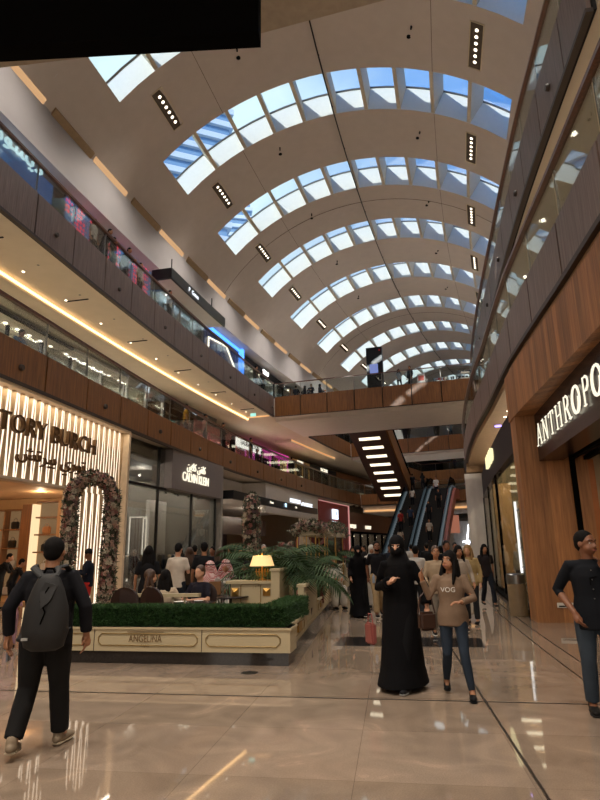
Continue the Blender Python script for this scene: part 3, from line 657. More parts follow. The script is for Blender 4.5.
# serif letters made of thick and thin strokes
def serif(ch):
    T,t,sf=.085,.034,.16     # thick, thin, serif width ; cell 1 high
    q=[]
    def st(x0,y0,x1,y1,w): q.append(((x0,y0),(x1,y1),w))
    def sfx(x,y): st(x-sf/2-.02,y,x+sf/2+.02,y,t)
    if ch=='A': st(.08,0,.36,1,t); st(.36,1,.62,0,T); st(.18,.35,.52,.35,t); sfx(.08,.025); sfx(.62,.025); w=.72
    if ch=='N': st(.12,0,.12,1,t); st(.12,1,.58,0,T); st(.58,0,.58,1,t); sfx(.12,.025); sfx(.08,.975); sfx(.58,.975); w=.72
    if ch=='T': st(.3,0,.3,1,T); st(.02,.97,.58,.97,t); st(.03,.97,.03,.8,t); st(.57,.97,.57,.8,t); sfx(.3,.025); w=.62
    if ch=='H': st(.14,0,.14,1,T); st(.58,0,.58,1,T); st(.14,.52,.58,.52,t); [sfx(x,y) for x in(.14,.58) for y in(.025,.975)]; w=.74
    if ch in 'PR':
        st(.14,0,.14,1,T); sfx(.14,.025)
        pts=[(.14,.975),(.34,.97),(.47,.88),(.5,.75),(.47,.6),(.34,.5),(.14,.5)]
        for i,(a,b) in enumerate(zip(pts,pts[1:])): st(*a,*b,T if i in(2,3) else (.09 if i in (1,4) else t))
        w=.58
        if ch=='R': st(.34,.5,.6,0,T); sfx(.6,.025); w=.68
    if ch in 'OGC':
        n=20; pts=[(.36+.3*math.cos(2*math.pi*k/n),.5+.49*math.sin(2*math.pi*k/n)) for k in range(n+1)]
        for k,(a,b) in enumerate(zip(pts,pts[1:])):
            if ch=='G' and k<2: continue
            st(*a,*b,.06+.1*abs((a[0]+b[0])/2-.36)/.3)
        if ch=='G': st(.62,.0,.62,.4,T); st(.5,.4,.72,.4,t)
        w=.74
    if ch=='L': st(.14,0,.14,1,T); sfx(.14,.025); sfx(.14,.975); st(.14,.03,.52,.03,t); st(.52,.03,.52,.22,t); w=.58
    if ch=='I': st(.14,0,.14,1,T); sfx(.14,.025); sfx(.14,.975); w=.32
    if ch=='E': st(.14,0,.14,1,T); st(.1,.97,.5,.97,t); st(.1,.03,.54,.03,t); st(.14,.52,.42,.52,t); st(.5,.97,.5,.8,t); st(.54,.03,.54,.22,t); w=.6
    return q,w
def serif_text(txt,h,wf,c0,right,m,root,gap=.09,depth=.015):
    x=0; r=Vector(right).normalized(); up=Vector((0,0,1)); n=r.cross(up)
    for ch in txt:
        q,w=serif(ch); bm=NB()
        for i,((x0,y0),(x1,y1),t) in enumerate(q):
            a=Vector((x0*wf,y0)); b=Vector((x1*wf,y1)); d=(b-a); Ln=d.length; d.normalize(); pn=Vector((-d.y,d.x))
            e=t*.5; 
            ps=[a-d*e*.3+pn*e,a-d*e*.3-pn*e,b+d*e*.3-pn*e,b+d*e*.3+pn*e]
            z0=.001*i
            lo=[bm.verts.new(c0+r*((x+p.x)*h)+up*(p.y*h)) for p in ps]; hi=[bm.verts.new(c0+r*((x+p.x)*h)+up*(p.y*h)+n*(depth+z0)) for p in ps]
            bm.faces.new(hi); bm.faces.new(lo[::-1])
            for k in range(4): bm.faces.new((lo[k],lo[(k+1)%4],hi[(k+1)%4],hi[k]))
        child(obj('letter_'+ch.lower(),bm,m),root); x+=w*wf+gap
def along(u): return P(u,5.98,3.70)
serif_text('ANTHROPOLOGIE',.46,1.6,along(-5.2),-tdir(-6.5),M_wletter2,an,gap=.26)
# tan soffit edge above the right shopfronts
bm=NB(); sweep(bm,-24,-4.25,[(F(.05),5.58),(F(.05),5.8),(F(1.2),5.8),(F(1.2),5.58)]); sweep(bm,-4.2,12.9,[(F(.1),5.6),(F(.1),5.8),(9.4,5.8),(9.4,5.6)]); sweep(bm,12.95,62,[(F(.05),5.3),(F(.05),5.8),(F(1.2),5.8),(F(1.2),5.3)]); struct('ceiling',bm,mat('tan_soffit','9a7c5c',rough=.7))
# ---- black framed glass shop
kz=empty('shopfront',P(3,5.6,0),'black framed glass shopfront with dark sign band on the right','shopfront')
M_tinted=glassmat('tinted_shop_glass',(.85,.84,.78),refl=.3,base=.03)
bm=NB(); pbox(bm,-4.1,11.9,5.75,5.95,3.9,4.95); child(obj('sign_band',bm,mat('dark_sign_band','2a2024',rough=.6,spec=.2)),kz)
bm=NB(); pbox(bm,-4.1,11.9,5.74,5.76,.1,3.9); child(obj('glass',bm,M_tinted),kz)
bm=NB()
for u in (-4.15,2.0,6.0,11.8): pbox(bm,u,u+.1,5.72,5.80,0,5.6 if u<-4 else 3.9)
pbox(bm,-4.1,11.9,5.62,5.95,0,.1); child(obj('mullion',bm,M_black),kz)
bm=NB(); pbox(bm,5.0,5.6,5.9,6.5,0,3.9); child(obj('lit_pier',bm,mat('warm_pier','d8b07c',rough=.5)),kz)
child(text('KENZO',.62,emat('yellow_white_letters','fff3b8',1.0),P(3.2,5.7,4.6),-tdir(3.5),kz,depth=.1,sx=1.3),kz)
bm=NB(); pbox(bm,-4.1,12,9.3,9.4,0,5.58); child(obj('back_wall',bm,mat('olive_interior','7d7054',rough=.7)),kz)
bm=NB(); pbox(bm,-4.2,-4.1,5.95,9.4,0,5.58); pbox(bm,11.9,12,5.95,9.4,0,5.58); child(obj('side_wall',bm,mat('olive_interior','7d7054',rough=.7)),kz)
for u in np.arange(-3,11,1.9):
    bm=NB(); pbox(bm,u,u+.1,6.3,8.8,5.5,5.58); child(obj('strip_light',bm,emat('strip_white','fff6e0',4)),kz)
for uu in (-2.5,.5,3.5,6.5,9.5): point(P(uu,7.4,4.9),90,(1,.88,.68),.06)
bm=NB()
lf=empty('lit_shelf_unit',P(1.1,6.6,0),'white edge lit shelving unit behind the right shop glass','shelving')
bm=NB(); 
for u in (.2,2.0): pbox(bm,u,u+.07,6.25,6.32,.3,3.0)
child(obj('light_edge',bm,emat('cool_white_edge','f4f4ff',2.5)),lf)
for z in (.3,.9,1.5,2.1,2.7):
    bm=NB(); pbox(bm,.2,2.07,6.3,6.8,z,z+.04); child(obj('shelf',bm,M_dsteel),lf)
bm=NB(); pbox(bm,.2,2.07,6.8,6.84,.3,3.0); child(obj('back_panel',bm,mat('lit_back','d8c890',rough=.5,emit='ffe8a8',es=.25)),lf)
# soffit lamps outside it
e=empty('purple_soffit_lamp',P(2,6.0,5.58),'small violet lamp in the soffit above the dark sign band','ceiling light')
bm=NB(); lathe(bm,[(.12,-.03),(.12,0)],10); obj('lens',bm,emat('violet','a090ff',2.5),e)
for u in np.arange(-3,1,.9):
    e=empty('downlight',P(u,6.1,5.59),'small round downlight in the right soffit','downlight','downlights above the dark sign band'); disc(e,u,5.7,0,.05,M_lamp)
# ---- marble pilasters further down on the right
M_marble=mat('pale_marble','c9c2bc',rough=.25,var=.16,scale=1.5,stretch=(1,1,.5))
for u,l in ((13.0,'pale marble clad pier at the far end of the glass shop'),(26,'far pale marble pier on the right side')):
    e=empty('marble_pier',P(u+1.4,5,0),l,'pier')
    bm=NB(); pbox(bm,u,u+2.6,4.93,6.2,0,5.24); child(obj('cladding',bm,M_marble),e)
    bm=NB(); pbox(bm,u+2.0,u+2.1,4.9,4.93,.3,5.0); child(obj('red_stripe',bm,mat('crimson','7a1a22',rough=.5)),e)
gr=empty('shopfront',P(20,5.5,0),'white fronted shop between the marble piers','shopfront')
bm=NB(); pbox(bm,15.7,25.9,5.6,5.8,3.4,5.24); child(obj('white_fascia',bm,M_white),gr)
bm=NB(); pbox(bm,14.8,26,5.7,5.72,0,3.4); child(obj('glass',bm,M_sglass),gr)
bm=NB(); pbox(bm,14.8,26,8,8.1,0,4); child(obj('back_wall',bm,M_white),gr)
area(P(20,7,3.3),2,8,60,(1,.9,.8),rz=rzu(20))
bm=NB(); pbox(bm,28.7,60,5.4,5.6,0,5.2); struct('wall_right',bm,M_beige)
# bin by the oak pier
e=empty('litter_bin',P(-3.7,5.42,0),'tan cylindrical litter bin with steel collar beside the oak pier','litter bin')
bm=NB(); lathe(bm,[(.2,0),(.21,.02),(.21,.72)],28); obj('bin_body',bm,mat('tan_bin','8a7558',rough=.45),e,smooth=False)
bm=NB(); lathe(bm,[(.215,.72),(.215,.92),(.19,.95),(.19,.93),(.16,.9)],28); obj('steel_collar',bm,M_steel,e)
# ================================================================ MIDDLE LEVEL SHOPS (left)
sW=-12.3
def gshop(label,u0,u1,s,z0,z1,frame,back,inner=None,glass=True,sign=None,signm=None,en=40,col=(1,.86,.66),depth=1.4,nm=3,fh=.5):
    e=empty('shopfront',P((u0+u1)/2,s,z0),label,'shopfront')
    bm=NB(); pbox(bm,u0,u1,s,s+.12,z1-fh,z1); child(obj('fascia',bm,frame),e)
    bm=NB(); pbox(bm,u0,u1,s-depth,s,z1-.03,z1+.0); child(obj('shop_ceiling',bm,M_soff),e)
    bm=NB()
    for q in range(int((u1-u0)/.7)): box(bm,P(u0+.35+.7*q,s-depth*.5,z1-.06),(.14,.14,.04))
    child(obj('ceiling_lamps',bm,M_lamp),e)
    bm=NB()
    for q in range(int((u1-u0)/1.7)):
        a=u0+.3+1.7*q
        for (p0,p1,q0,q1) in ((a,a+.07,z0,z1-.5),(a+1.2,a+1.27,z0,z1-.5),(a,a+1.27,z1-.57,z1-.5)): pbox(bm,p0,p1,s-depth+.06,s-depth+.12,q0,q1)
    child(obj('wall_frames',bm,M_dsteel if frame is not M_black else M_white),e)
    bm=NB()
    for k in range(nm+1):
        u=u0+(u1-u0-.1)*k/nm; pbox(bm,u,u+.1,s-.02,s+.1,z0,z1-.5)
    child(obj('frame',bm,frame),e)
    bm=NB(); pbox(bm,u0,u1,s+.02,s+.04,z0,z1-.5); child(obj('glass',bm,M_sglass),e)
    bm=NB(); pbox(bm,u0,u1,s-depth,s-depth+.05,z0,z1); child(obj('back_wall',bm,back),e)
    if inner:
        bm=NB()
        n=int((u1-u0)/.9)
        for k in range(n):
            u=u0+.3+(u1-u0-.6)*k/max(1,n-1)
            if k%2: pbox(bm,u,u+.5,s-depth+.1,s-depth+.4,z0,z0+1.9)
            else: pbox(bm,u,u+.6,s-depth+.1,s-depth+.5,z0+.4,z0+.95); pbox(bm,u,u+.6,s-depth+.1,s-depth+.3,z0+1.5,z0+1.9)
        child(obj('display_units',bm,inner),e)
    if sign:
        bmz=text(sign,min(.5,(u1-u0)*1.25/len(sign)),signm or M_wletter2,P((u0+u1)/2,s+.17,z1-.26),tdir((u0+u1)/2),e,depth=.05); child(bmz,e)
    if en: area(P((u0+u1)/2,s-depth/2,z1-.1),depth*.12,(u1-u0)*.8,en*2.2,col,rz=rzu(u0))
    return e
M_grn=mat('pale_interior','b8ad98',rough=.7); M_dkint=mat('dark_interior','3a322b',rough=.7)
gshop('black framed lit shopfront at the far left of the middle gallery',-6,4.0,sW,6.9,10.85,M_black,M_grn,M_dkint,nm=5,en=70,fh=.12)
gshop('white framed shopfront with grey panels on the middle gallery',4.2,8.4,sW,6.9,10.85,M_white,mat('cool_interior','a2a09a',rough=.6),M_steel,nm=2,en=60,fh=.12,col=(1,.93,.85))
gshop('second white framed shopfront on the middle gallery with bright letter sign',8.6,12.4,sW,6.9,10.85,M_white,M_grn,M_white,nm=2,sign='H',signm=M_wletter,en=55,col=(1,.93,.85))
gshop('dark shopfront beside the pink shop on the middle gallery',12.6,16.2,sW,6.9,10.4,M_blackm,M_dkint,M_grn,nm=2,en=20)
gshop('long pink walled shopfront on the middle gallery',16.4,27.2,sW,6.9,10.2,mat('pink_wall','b8645e',rough=.5),mat('pink_back','c07068',rough=.6),mat('pink_units','d8a090',rough=.6),nm=5,en=60,col=(1,.72,.66))
e=empty('lightbox_sign',P(25,sW+.3,9.8),'long white illuminated lightbox sign on the pink shop','sign')
bm=NB(); pbox(bm,22.6,27.2,sW+.14,sW+.3,9.45,10.15); child(obj('light_box',bm,emat('box_white','fff4e8',1.7)),e)
child(text('LAURA MOON',.55,M_dkint,P(24.9,sW+.33,9.8),tdir(25),e,depth=.02),e)
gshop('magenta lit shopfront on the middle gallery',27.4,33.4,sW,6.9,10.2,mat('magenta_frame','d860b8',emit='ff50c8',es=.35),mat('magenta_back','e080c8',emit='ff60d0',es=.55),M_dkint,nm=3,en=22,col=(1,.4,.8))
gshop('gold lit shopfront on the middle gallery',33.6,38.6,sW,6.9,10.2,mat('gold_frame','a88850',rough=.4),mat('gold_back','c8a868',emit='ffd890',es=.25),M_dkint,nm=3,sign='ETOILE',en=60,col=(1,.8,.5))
gshop('black shopfront with a small white sign at the far end of the middle gallery',38.8,46,sW,6.9,10.2,M_blackm,M_dkint,M_shelfw,nm=3,sign='SACOOR',signm=M_wletter2,en=25)
gshop('brown timber shopfront at the very end of the middle gallery',46.2,58,sW,6.9,10.2,M_shelfw,M_dkint,M_grn,nm=4,en=50)
e=empty('hanging_directory',P(14,-11,10.4),'black hanging directory with white pictograms under the upper gallery','sign')
bm=NB(); pbox(bm,12.2,18.0,-11.6,-11.4,9.9,10.45); child(obj('sign_body',bm,M_blackbox),e)
child(text('P',.42,M_wletter,P(13.6,-11.38,10.18),tdir(14),e,depth=.02),e); child(text('WC',.36,M_wletter,P(14.8,-11.38,10.18),tdir(14),e,depth=.02),e); child(text('Parking',.22,M_wletter2,P(16.6,-11.38,10.18),tdir(14),e,depth=.02),e)
e=empty('green_exit_sign',P(19.2,-9.2,10.85),'green exit sign hanging from the upper gallery soffit','exit sign')
bm=NB(); box(bm,(0,0,0),(.4,.05,.22),rz=rzu(19)); obj('sign_plate',bm,emat('exit_green','9fe8d8',1.0),e)
# middle level shops, right side and beyond the escalators are hardly seen
# ================================================================ UPPER LEVEL SHOPS (left)
wz=-10.4
bm=NB(); pbox(bm,-32,84,wz-1.0,wz-.85,12.4,16.5); struct('wall_left',bm,M_blackm)
dy=empty('shopfront',P(-3,wz,12.5),'dark shopfront with blue lit screen and large white arabic lettering, upper left','shopfront')
bm=NB(); pbox(bm,-7,-.6,wz-.02,wz+.04,12.5,15.9); child(obj('blue_screen',bm,mat('blue_screen','1c3450',emit='3a78c8',es=.35,rough=.3)),dy)
bm=NB(); pbox(bm,-.55,.7,wz-.02,wz+.06,12.5,15.9); pbox(bm,-7,-.6,wz,wz+.06,12.5,13.8); child(obj('dark_panel',bm,mat('slate_panel','2a3436',rough=.4)),dy)
tx=text(ar('\ufea9\ufef3\ufeb4\ufeee\ufee5'),.85,emat('cyan_white_letters','d4f6ff',1.2),P(-2.75,wz+.12,16.0),tdir(-2.5),dy,depth=.08,sx=1.25); child(tx,dy); tx.name='arabic_lettering'
# LED screens with red dots
def led(u0,u1,z0,z1,label,seed):
    e=empty('led_screen',P((u0+u1)/2,wz+.1,z0),label,'screen')
    m=bpy.data.materials.get('led_red_dots')
    if not m:
        m=bpy.data.materials.new('led_red_dots'); m.use_nodes=True; N=m.node_tree.nodes; L=m.node_tree.links; b=N['Principled BSDF']
        tc=N.new('ShaderNodeTexCoord'); vo=N.new('ShaderNodeTexVoronoi'); vo.inputs['Scale'].default_value=4.5; vo.inputs['Randomness'].default_value=.2
        L.new(tc.outputs['Object'],vo.inputs['Vector']); n2=N.new('ShaderNodeTexNoise'); n2.inputs['Scale'].default_value=.75; L.new(tc.outputs['Object'],n2.inputs['Vector'])
        c1=N.new('ShaderNodeMath'); c1.operation='LESS_THAN'; c1.inputs[1].default_value=.42; L.new(vo.outputs['Distance'],c1.inputs[0])
        c2=N.new('ShaderNodeMath'); c2.operation='GREATER_THAN'; c2.inputs[1].default_value=.38; L.new(n2.outputs[0],c2.inputs[0])
        ml=N.new('ShaderNodeMath'); ml.operation='MULTIPLY'; L.new(c1.outputs[0],ml.inputs[0]); L.new(c2.outputs[0],ml.inputs[1])
        mx=N.new('ShaderNodeMix'); mx.data_type='RGBA'; mx.inputs[6].default_value=lin('3c5a80'); mx.inputs[7].default_value=lin('ff2840'); L.new(ml.outputs[0],mx.inputs[0])
        b.inputs['Base Color'].default_value=(.02,.02,.02,1); L.new(mx.outputs[2],b.inputs['Emission Color']); b.inputs['Emission Strength'].default_value=1.1
    bm=NB(); pbox(bm,u0,u1,wz+.02,wz+.1,z0,z1); child(obj('screen_panel',bm,m),e)
    bm=NB(); pbox(bm,u0-.08,u1+.08,wz,wz+.06,z0-.08,z1+.08); child(obj('bezel',bm,M_black),e)
led(.2,2.2,13.4,16.1,'screen of red dots on blue, leftmost of the three on the upper gallery',1)
led(3.4,4.8,13.4,16.1,'screen of red dots on blue, middle one on the upper gallery',2)
led(5.2,7.2,13.4,16.1,'screen of red dots on blue, rightmost of the three on the upper gallery',3)
M_blu=mat('blue_glow_panel','203860',emit='3060ff',es=.8,rough=.3)
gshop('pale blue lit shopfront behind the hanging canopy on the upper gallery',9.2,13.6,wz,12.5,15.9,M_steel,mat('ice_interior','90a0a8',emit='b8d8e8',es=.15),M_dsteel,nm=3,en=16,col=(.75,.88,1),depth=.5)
bl=empty('light_portal',P(16,wz,12.5),'shop portal of blue light lines with a yellow and black display, upper gallery','display')
bm=NB(); pbox(bm,13.9,19.4,wz,wz+.1,15.7,15.9); pbox(bm,19.3,19.6,wz,wz+.3,12.5,15.9); child(obj('blue_frame',bm,emat('blue_line','4a90ff',2.2)),bl)
bm=NB(); pbox(bm,13.9,19.2,wz-.01,wz+.03,12.5,15.6); child(obj('dark_display',bm,mat('navy_display','0d1830',emit='2a5fd0',es=.12,rough=.3)),bl)
bm=NB()
for a,b,c,d in ((14.3,13.0,14.3,15.0),(14.3,15.0,17.0,15.3),(17.0,15.3,19.0,13.6)): tube(bm,[P(a,wz+.12,b),P(c,wz+.12,d)],.06,seg=6)
child(obj('white_tube',bm,emat('tube_white','fff0d8',3)),bl)
bm=NB(); 
for k in range(5): pbox(bm,15.2+k*.5,15.5+k*.5,wz+.05,wz+.12,13.0+.1*(k%2),13.6+.15*(k%3))
child(obj('yellow_shapes',bm,emat('acid_yellow','d8e020',.9)),bl)
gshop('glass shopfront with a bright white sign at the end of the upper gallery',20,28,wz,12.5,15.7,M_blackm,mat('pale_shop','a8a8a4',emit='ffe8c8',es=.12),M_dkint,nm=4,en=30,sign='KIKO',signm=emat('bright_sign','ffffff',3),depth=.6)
gshop('brown shopfront beyond the first footbridge on the upper gallery',29.6,41,wz,12.5,15.7,M_shelfw,M_dkint,M_grn,nm=5,en=30,depth=.6)
cn=empty('hanging_canopy_sign',P(9,-9,15),'long black hanging sign with white underside over the upper gallery','sign')
bm=NB(); pbox(bm,6.1,12.9,-8.62,-8.5,14.95,15.5); pbox(bm,6.1,6.25,-9.6,-8.5,14.95,15.5); child(obj('sign_body',bm,M_blackbox),cn)
bm=NB(); pbox(bm,6.2,12.9,-9.6,-8.6,15.0,15.1); child(obj('underside',bm,M_white),cn)
child(text('P  Gates',.36,M_wletter,P(8.6,-8.48,15.2),tdir(9),cn,depth=.02),cn)
bm=NB()
for u in (7,12): tube(bm,[P(u,-9,15.5),P(u,-9,16.5)],.03)
child(obj('hanging_rod',bm,M_dsteel),cn)
bm=NB(); pbox(bm,-32,84,-10.4,-9.7,16.45,16.55); struct('ceiling',bm,M_white)
for u in np.arange(-5,21,3.1):
    e=empty('air_slot',P(u,-9.9,16.44),'dark air slot in the white soffit under the vault band','vent','air slots under the vault band')
    bm=NB(); h=rzu(u); box(bm,(0,0,0),(.06,1.0,.02),rz=h); obj('slot',bm,M_blackm,e)
# ================================================================ ON THE FIRST FOOTBRIDGE
tt=empty('display_totem',P(21.9,-.9,12.5),'tall black display totem with small lit screen on the nearest footbridge','totem',rz=rzu(22))
bm=NB(); box(bm,(0,0,1.6),(1.15,.35,3.2)); obj('totem_body',bm,M_blackbox,tt)
bm=NB(); box(bm,(-.05,-.19,1.55),(.6,.03,.75)); obj('screen_panel',bm,mat('totem_screen','202040',emit='8898d8',es=.6),tt)
bm=NB(); box(bm,(.4,-.19,2.95),(.1,.03,.1)); obj('badge',bm,mat('badge_red','c02828',emit='c02828',es=.3),tt)
e=empty('poster_stand',P(25.5,1.9,12.5),'small poster stand with pink and white notice on the nearest footbridge','poster stand',rz=rzu(23))
bm=NB(); box(bm,(0,0,.5),(.7,.3,1.0)); obj('stand_base',bm,mat('tan_board','9c8060'),e)
bm=NB(); box(bm,(0,0,1.55),(.6,.05,.8)); obj('board',bm,mat('board_white','d8d0cc'),e)
bm=NB(); box(bm,(0,-.03,1.6),(.42,.02,.4)); obj('red_print',bm,mat('board_red','c86058'),e)
ks=empty('kiosk',P(26.5,4.0,12.5),'long market kiosk packed with small pale goods on the nearest footbridge','kiosk',rz=rzu(24))
bm=NB(); box(bm,(0,0,.45),(4.6,.8,.9)); box(bm,(0,.35,1.2),(4.6,.06,.8)); obj('counter',bm,mat('kiosk_grey','8c8680'),ks)
gm=[mat('goods_'+c,c,rough=.6) for c in ('d8d4cc','7a8a98','a03838','3c3c44')]
rr=random.Random(3); bms=[NB() for _ in gm]
for k in range(120):
    x=-2.2+4.4*rr.random(); z=.95+.25*rr.randrange(4); box(bms[k%4],(x,.1+.2*rr.random(),z),(.12,.1,.16+.06*rr.random()))
for k,b in enumerate(bms): tag(obj('goods',b,gm[k],ks),kind='stuff')
e=empty('shelf_display',P(25.5,5.1,12.5),'white tiered shelf display at the right end of the nearest footbridge','display')
bm=NB()
for k in range(4): box(bm,(0,0,.3+.45*k),(1.0-.12*k,.5,.06))
box(bm,(0,.2,.9),(.08,.08,1.8)); obj('tiers',bm,M_white,e)
bm=NB()
for k in range(4):
    for j in range(4): box(bm,(-.4+.27*j,0,.42+.45*k),(.16,.16,.18))
obj('goods',bm,gm[3],e)
# planters on the second bridge
M_leafd=mat('leaf_dark','1f3d1c',rough=.6,var=.3,scale=8)
for i,(s,w) in enumerate(((-2.7,.5),(.4,.35))):
    e=empty('potted_plant',P(41.9,s,12.5),('larger','smaller')[i]+' dark pot plant behind the glass of the second footbridge','plant',rz=rzu(42))
    bm=NB(); lathe(bm,[(w*.6,0),(w,1.0),(w*.9,1.0),(w*.8,.9)],14); obj('pot',bm,M_blackm,e)
    bm=NB(); r2=random.Random(i)
    for k in range(30):
        a=r2.random()*6.28; l=.5+.4*r2.random(); t=Vector((math.cos(a),math.sin(a),1.2)).normalized()*l
        c=Vector((0,0,.9)); q=Vector((-math.sin(a),math.cos(a),0))*.06
        v=[bm.verts.new(x) for x in (c,c+t*.5+q,c+t,c+t*.5-q)]; bm.faces.new(v)
    obj('foliage',bm,M_leafd,e,recalc=False)
# ================================================================ DIAGONAL ESCALATOR (seen from below) and the pair to the ground floor
dg=empty('escalator',P(30,-3.3,11.5),'dark brown underside of the escalator descending from the first footbridge, with slot lights','escalator')
bm=NB(); ua,ub=28.8,38.6; za,zb=11.05,6.0
def dz(u): return za+(zb-za)*(u-ua)/(ub-ua)
M_belly=mat('belly_brown','4a2a1c',rough=.45,var=.06)
sweep(bm,ua,ub,[(-4.85,dz),(-1.75,dz),(-1.75,lambda u:dz(u)+1.5),(-4.85,lambda u:dz(u)+1.5)],1); child(obj('truss_casing',bm,M_belly),dg)
bm=NB(); sweep(bm,ua,ub,[(-1.75,lambda u:dz(u)+.1),(-1.62,lambda u:dz(u)+.1),(-1.62,lambda u:dz(u)+1.6),(-1.75,lambda u:dz(u)+1.6)],1); child(obj('side_panel',bm,M_brown),dg)
for s in (-4.8,-1.8):
    bm=NB(); sweep(bm,ua,ub,[(s-.02,lambda u:dz(u)+1.5),(s+.02,lambda u:dz(u)+1.5),(s+.02,lambda u:dz(u)+2.4),(s-.02,lambda u:dz(u)+2.4)],1); child(obj('glass_side',bm,M_glass),dg)
    bm=NB(); sweep(bm,ua,ub,[(s-.05,lambda u:dz(u)+2.4),(s+.05,lambda u:dz(u)+2.4),(s+.05,lambda u:dz(u)+2.48),(s-.05,lambda u:dz(u)+2.48)],1); child(obj('handrail',bm,M_black),dg)
for k in range(8):
    u=29.6+1.13*k
    bm=NB(); sweep(bm,u,u+.3,[(-4.2,lambda x:dz(x)-.03),(-2.4,lambda x:dz(x)-.03),(-2.4,lambda x:dz(x)+.02),(-4.2,lambda x:dz(x)+.02)],.3); child(obj('slot_light',bm,M_slot),dg)
M_escg=glassmat('escalator_glass',(.55,.68,.74),refl=.9,base=.12)
M_step=mat('escalator_step','1a1a1c',rough=.5)
def escal(s0,s1,label):
    e=empty('escalator',P(26,(s0+s1)/2,0),label,'escalator')
    u0,u1,H=26,38,6.9
    zz=lambda u:max(0,min(H,(u-u0)/(u1-u0)*H))
    bm=NB(); n=34
    for k in range(n):
        a=u0+(u1-u0)*k/n; b=a+(u1-u0)/n; z=H*(k+1)/n; pbox(bm,a,b,s0+.2,s1-.2,z-.32,z,du=2)
    pbox(bm,u0-1.5,u0,s0+.2,s1-.2,0,.03); pbox(bm,u1,40.1,s0+.2,s1-.2,H-.3,H); child(obj('steps',bm,M_step),e)
    for s in (s0,s1-.2):
        bm=NB(); sweep(bm,u0-1,u1,[(s,lambda u:max(0,zz(u)-.5)),(s+.2,lambda u:max(0,zz(u)-.5)),(s+.2,lambda u:zz(u)+.22),(s,lambda u:zz(u)+.22)],1); sweep(bm,u1,40.1,[(s,H-.8),(s+.2,H-.8),(s+.2,H+.2),(s,H+.2)]); child(obj('skirt',bm,M_steel),e)
        bm=NB(); sweep(bm,u0-1,40.1,[(s-.02,lambda u:zz(u)+.2),(s+.22,lambda u:zz(u)+.2),(s+.22,lambda u:zz(u)+.27),(s-.02,lambda u:zz(u)+.27)],1); child(obj('edge_light',bm,emat('escalator_edge_light','b0c0c8',.14)),e)
        bm=NB(); sweep(bm,u0-1,40.2,[(s+.08,lambda u:zz(u)+.2),(s+.12,lambda u:zz(u)+.2),(s+.12,lambda u:zz(u)+.95),(s+.08,lambda u:zz(u)+.95)],1); child(obj('glass_side',bm,M_escg),e)
        bm=NB(); pts=[P(u0-1.1,s+.1,.35),P(u0-1.35,s+.1,.7),P(u0-1.0,s+.1,1.0)]+[P(u,s+.1,zz(u)+1.0) for u in np.arange(u0,40.3,1)]+[P(40.6,s+.1,H+.7),P(40.3,s+.1,H+.35)]; tube(bm,pts,.05,seg=6); child(obj('handrail',bm,M_black),e)
    return e
escal(-2.1,-.05,'left one of the two escalators rising from the ground floor')
escal(.05,2.1,'right one of the two escalators rising from the ground floor')
bm=NB(); sweep(bm,26,40,[(2.2,lambda u:max(0,(u-26)/12*6.9-.9) if u<38 else 6.0),(2.45,lambda u:max(0,(u-26)/12*6.9-.9) if u<38 else 6.0),(2.45,lambda u:min(6.9,(u-26)/12*6.9+.1)),(2.2,lambda u:min(6.9,(u-26)/12*6.9+.1))]); 
pbox(bm,26,40,2.21,2.4,0,.1)
tag(obj('escalator_side_cladding',bm,mat('rosy_brown_cladding','8a4a3c',rough=.5)),'reddish brown sloping cladding on the right of the escalators','cladding')
# bright shop glimpsed right of the escalators
e=empty('display_window',P(50,2.5,0),'bright white display window with crossed light tubes right of the escalators','display')
bm=NB(); box(bm,(0,.3,2.3),(5.5,.1,4.2)); obj('back_panel',bm,mat('display_grey','77716a',rough=.6,emit='ffffff',es=.04),e)
bm=NB()
for a,b in (((-1.6,0,.8),(-1.0,0,4.0)),((-1.8,0,2.2),(.4,0,2.4)),((-1.9,0,1.2),(-.6,0,2.6)),((.9,0,.8),(1.2,0,3.4))): tube(bm,[a,b],.06,seg=6)
obj('light_tubes',bm,emat('tube_cool','eef6ff',6),e)
bm=NB()
for k in range(7): tube(bm,[(.2+.35*k,-.1,.6),(.2+.35*k,-.1,2.2)],[(.12,.08),(.17,.08)],seg=6)
obj('garments',bm,CL[5],e); e.rotation_euler=(0,0,rzu(50))
